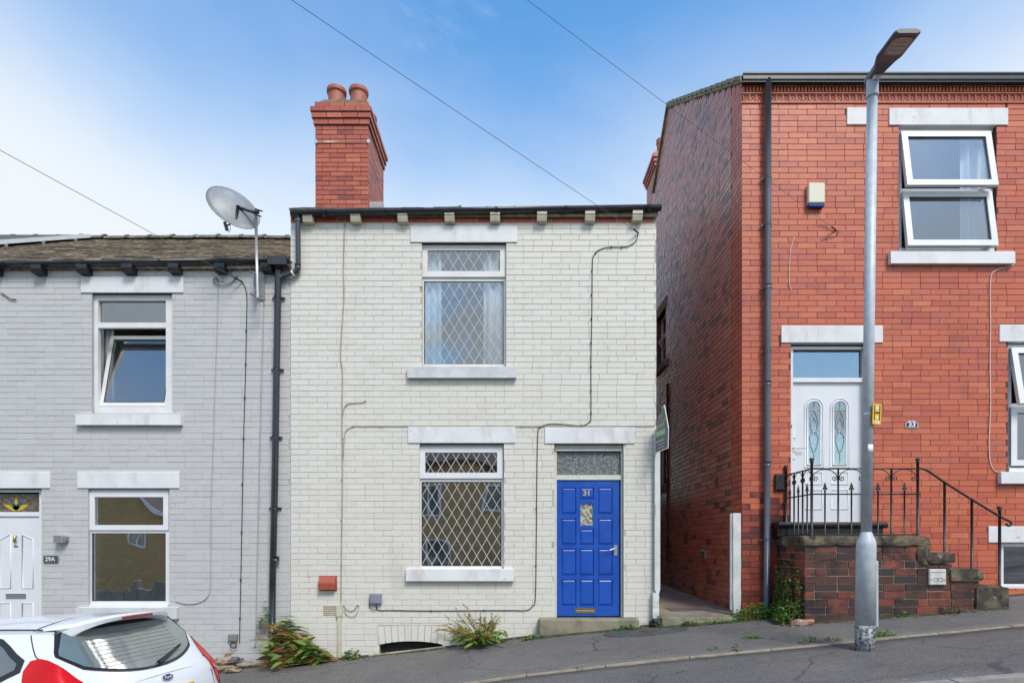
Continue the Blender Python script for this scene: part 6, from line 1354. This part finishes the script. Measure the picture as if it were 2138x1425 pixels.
# ================================================================== houses across the street (seen in the window reflections)
def tan_mat():
    m, N, L, B = nodes('tan brick wall'); g = N.new('ShaderNodeNewGeometry'); s_ = N.new('ShaderNodeSeparateXYZ'); cbn = N.new('ShaderNodeCombineXYZ'); L.new(g.outputs['Position'], s_.inputs[0]); L.new(s_.outputs[0], cbn.inputs[0]); L.new(s_.outputs[2], cbn.inputs[1])
    b = N.new('ShaderNodeTexBrick'); L.new(cbn.outputs[0], b.inputs[0]); b.inputs['Color1'].default_value = (.56, .38, .18, 1); b.inputs['Color2'].default_value = (.44, .29, .13, 1); b.inputs['Mortar'].default_value = (.34, .26, .16, 1); b.inputs['Scale'].default_value = 1; b.inputs['Brick Width'].default_value = .225; b.inputs['Row Height'].default_value = .075; b.inputs['Mortar Size'].default_value = .008
    L.new(b.outputs[0], B.inputs['Base Color']); B.inputs['Roughness'].default_value = .85; return m
m_tanw = tan_mat()
def opposite(x0, x1, y, z0, ze, gable, label, wins):
    e = thing('opposite_house', label, 'house', ((x0 + x1) / 2, y, z0)); q = MB(); yb = y - 8; xm = (x0 + x1) / 2
    q.box(x0, x1, yb, y, z0, ze)
    if gable: q.prism([(x0, ze), (x1, ze), (xm, ze + (x1 - x0) * .36)], 'y', yb + .01, y - .001)
    q.build('wall', m_tanw, e); r_ = MB()
    if gable:
        h = (x1 - x0) * .36
        for sg in (-1, 1): xe = x0 - .3 if sg < 0 else x1 + .3; ze_ = ze - .2; r_.prism([(xe, ze_), (xm, ze + h), (xm, ze + h + .18), (xe, ze_ + .18)], 'y', yb, y + .25)
        bq = MB()
        for sg in (-1, 1): xe = x0 - .3 if sg < 0 else x1 + .3; bq.prism([(xe, ze - .25), (xm, ze + h - .05), (xm, ze + h + .16), (xe, ze - .03)], 'y', y + .26, y + .29)
        bq.build('bargeboard', m_upvc, e)
    else: r_.prism([(y + .3, ze - .05), (y - 4, ze + 2.4), (yb - .3, ze - .05), (yb - .3, ze + .1), (y - 4, ze + 2.55), (y + .3, ze + .1)], 'x', x0 - .2, x1 + .2)
    r_.build('roof', m_rooft, e)
    for (xa, xb, za, zb) in wins:
        q = MB(); q.ring((xa, xb, za, zb), .09, y + .0, y + .05); q.box((xa + xb) / 2 - .04, (xa + xb) / 2 + .04, y, y + .045, za + .09, zb - .09); wi = q.build('window', m_upvc, e); MB().box(xa + .05, xb - .05, y + .001, y + .015, za + .05, zb - .05).build('pane', m_carglass, wi)
opposite(-8.2, 5.0, -16.6, -1.4, 4.7, False, 'tan brick house across the street facing the cream house', [(-4.4, -2.9, 2.6, 3.9), (-1.1, .5, 2.6, 3.9), (-4.6, -2.6, .1, 1.5), (-.2, .9, -.6, 1.5), (2.4, 4.0, 2.6, 3.9)])
opposite(-25, -14.2, -16.8, -2.6, 2.2, True, 'tan brick gabled house across the street facing the grey house', [(-16.4, -15.5, 1.35, 2.05)])
q = MB()
for i in range(40): x = -22 + i * .3; z = -1.6 + .05 * (x + 12); q.box(x, x + .28, -14.35, -14.2, z - .6, z + 1.45 + .10 * (i % 2))
e = tag(q.build('garden_wall', mat('grey screen block', (.30, .29, .26), (.22, .21, .19), .9, 8)), 'low grey block garden wall across the street', 'wall')
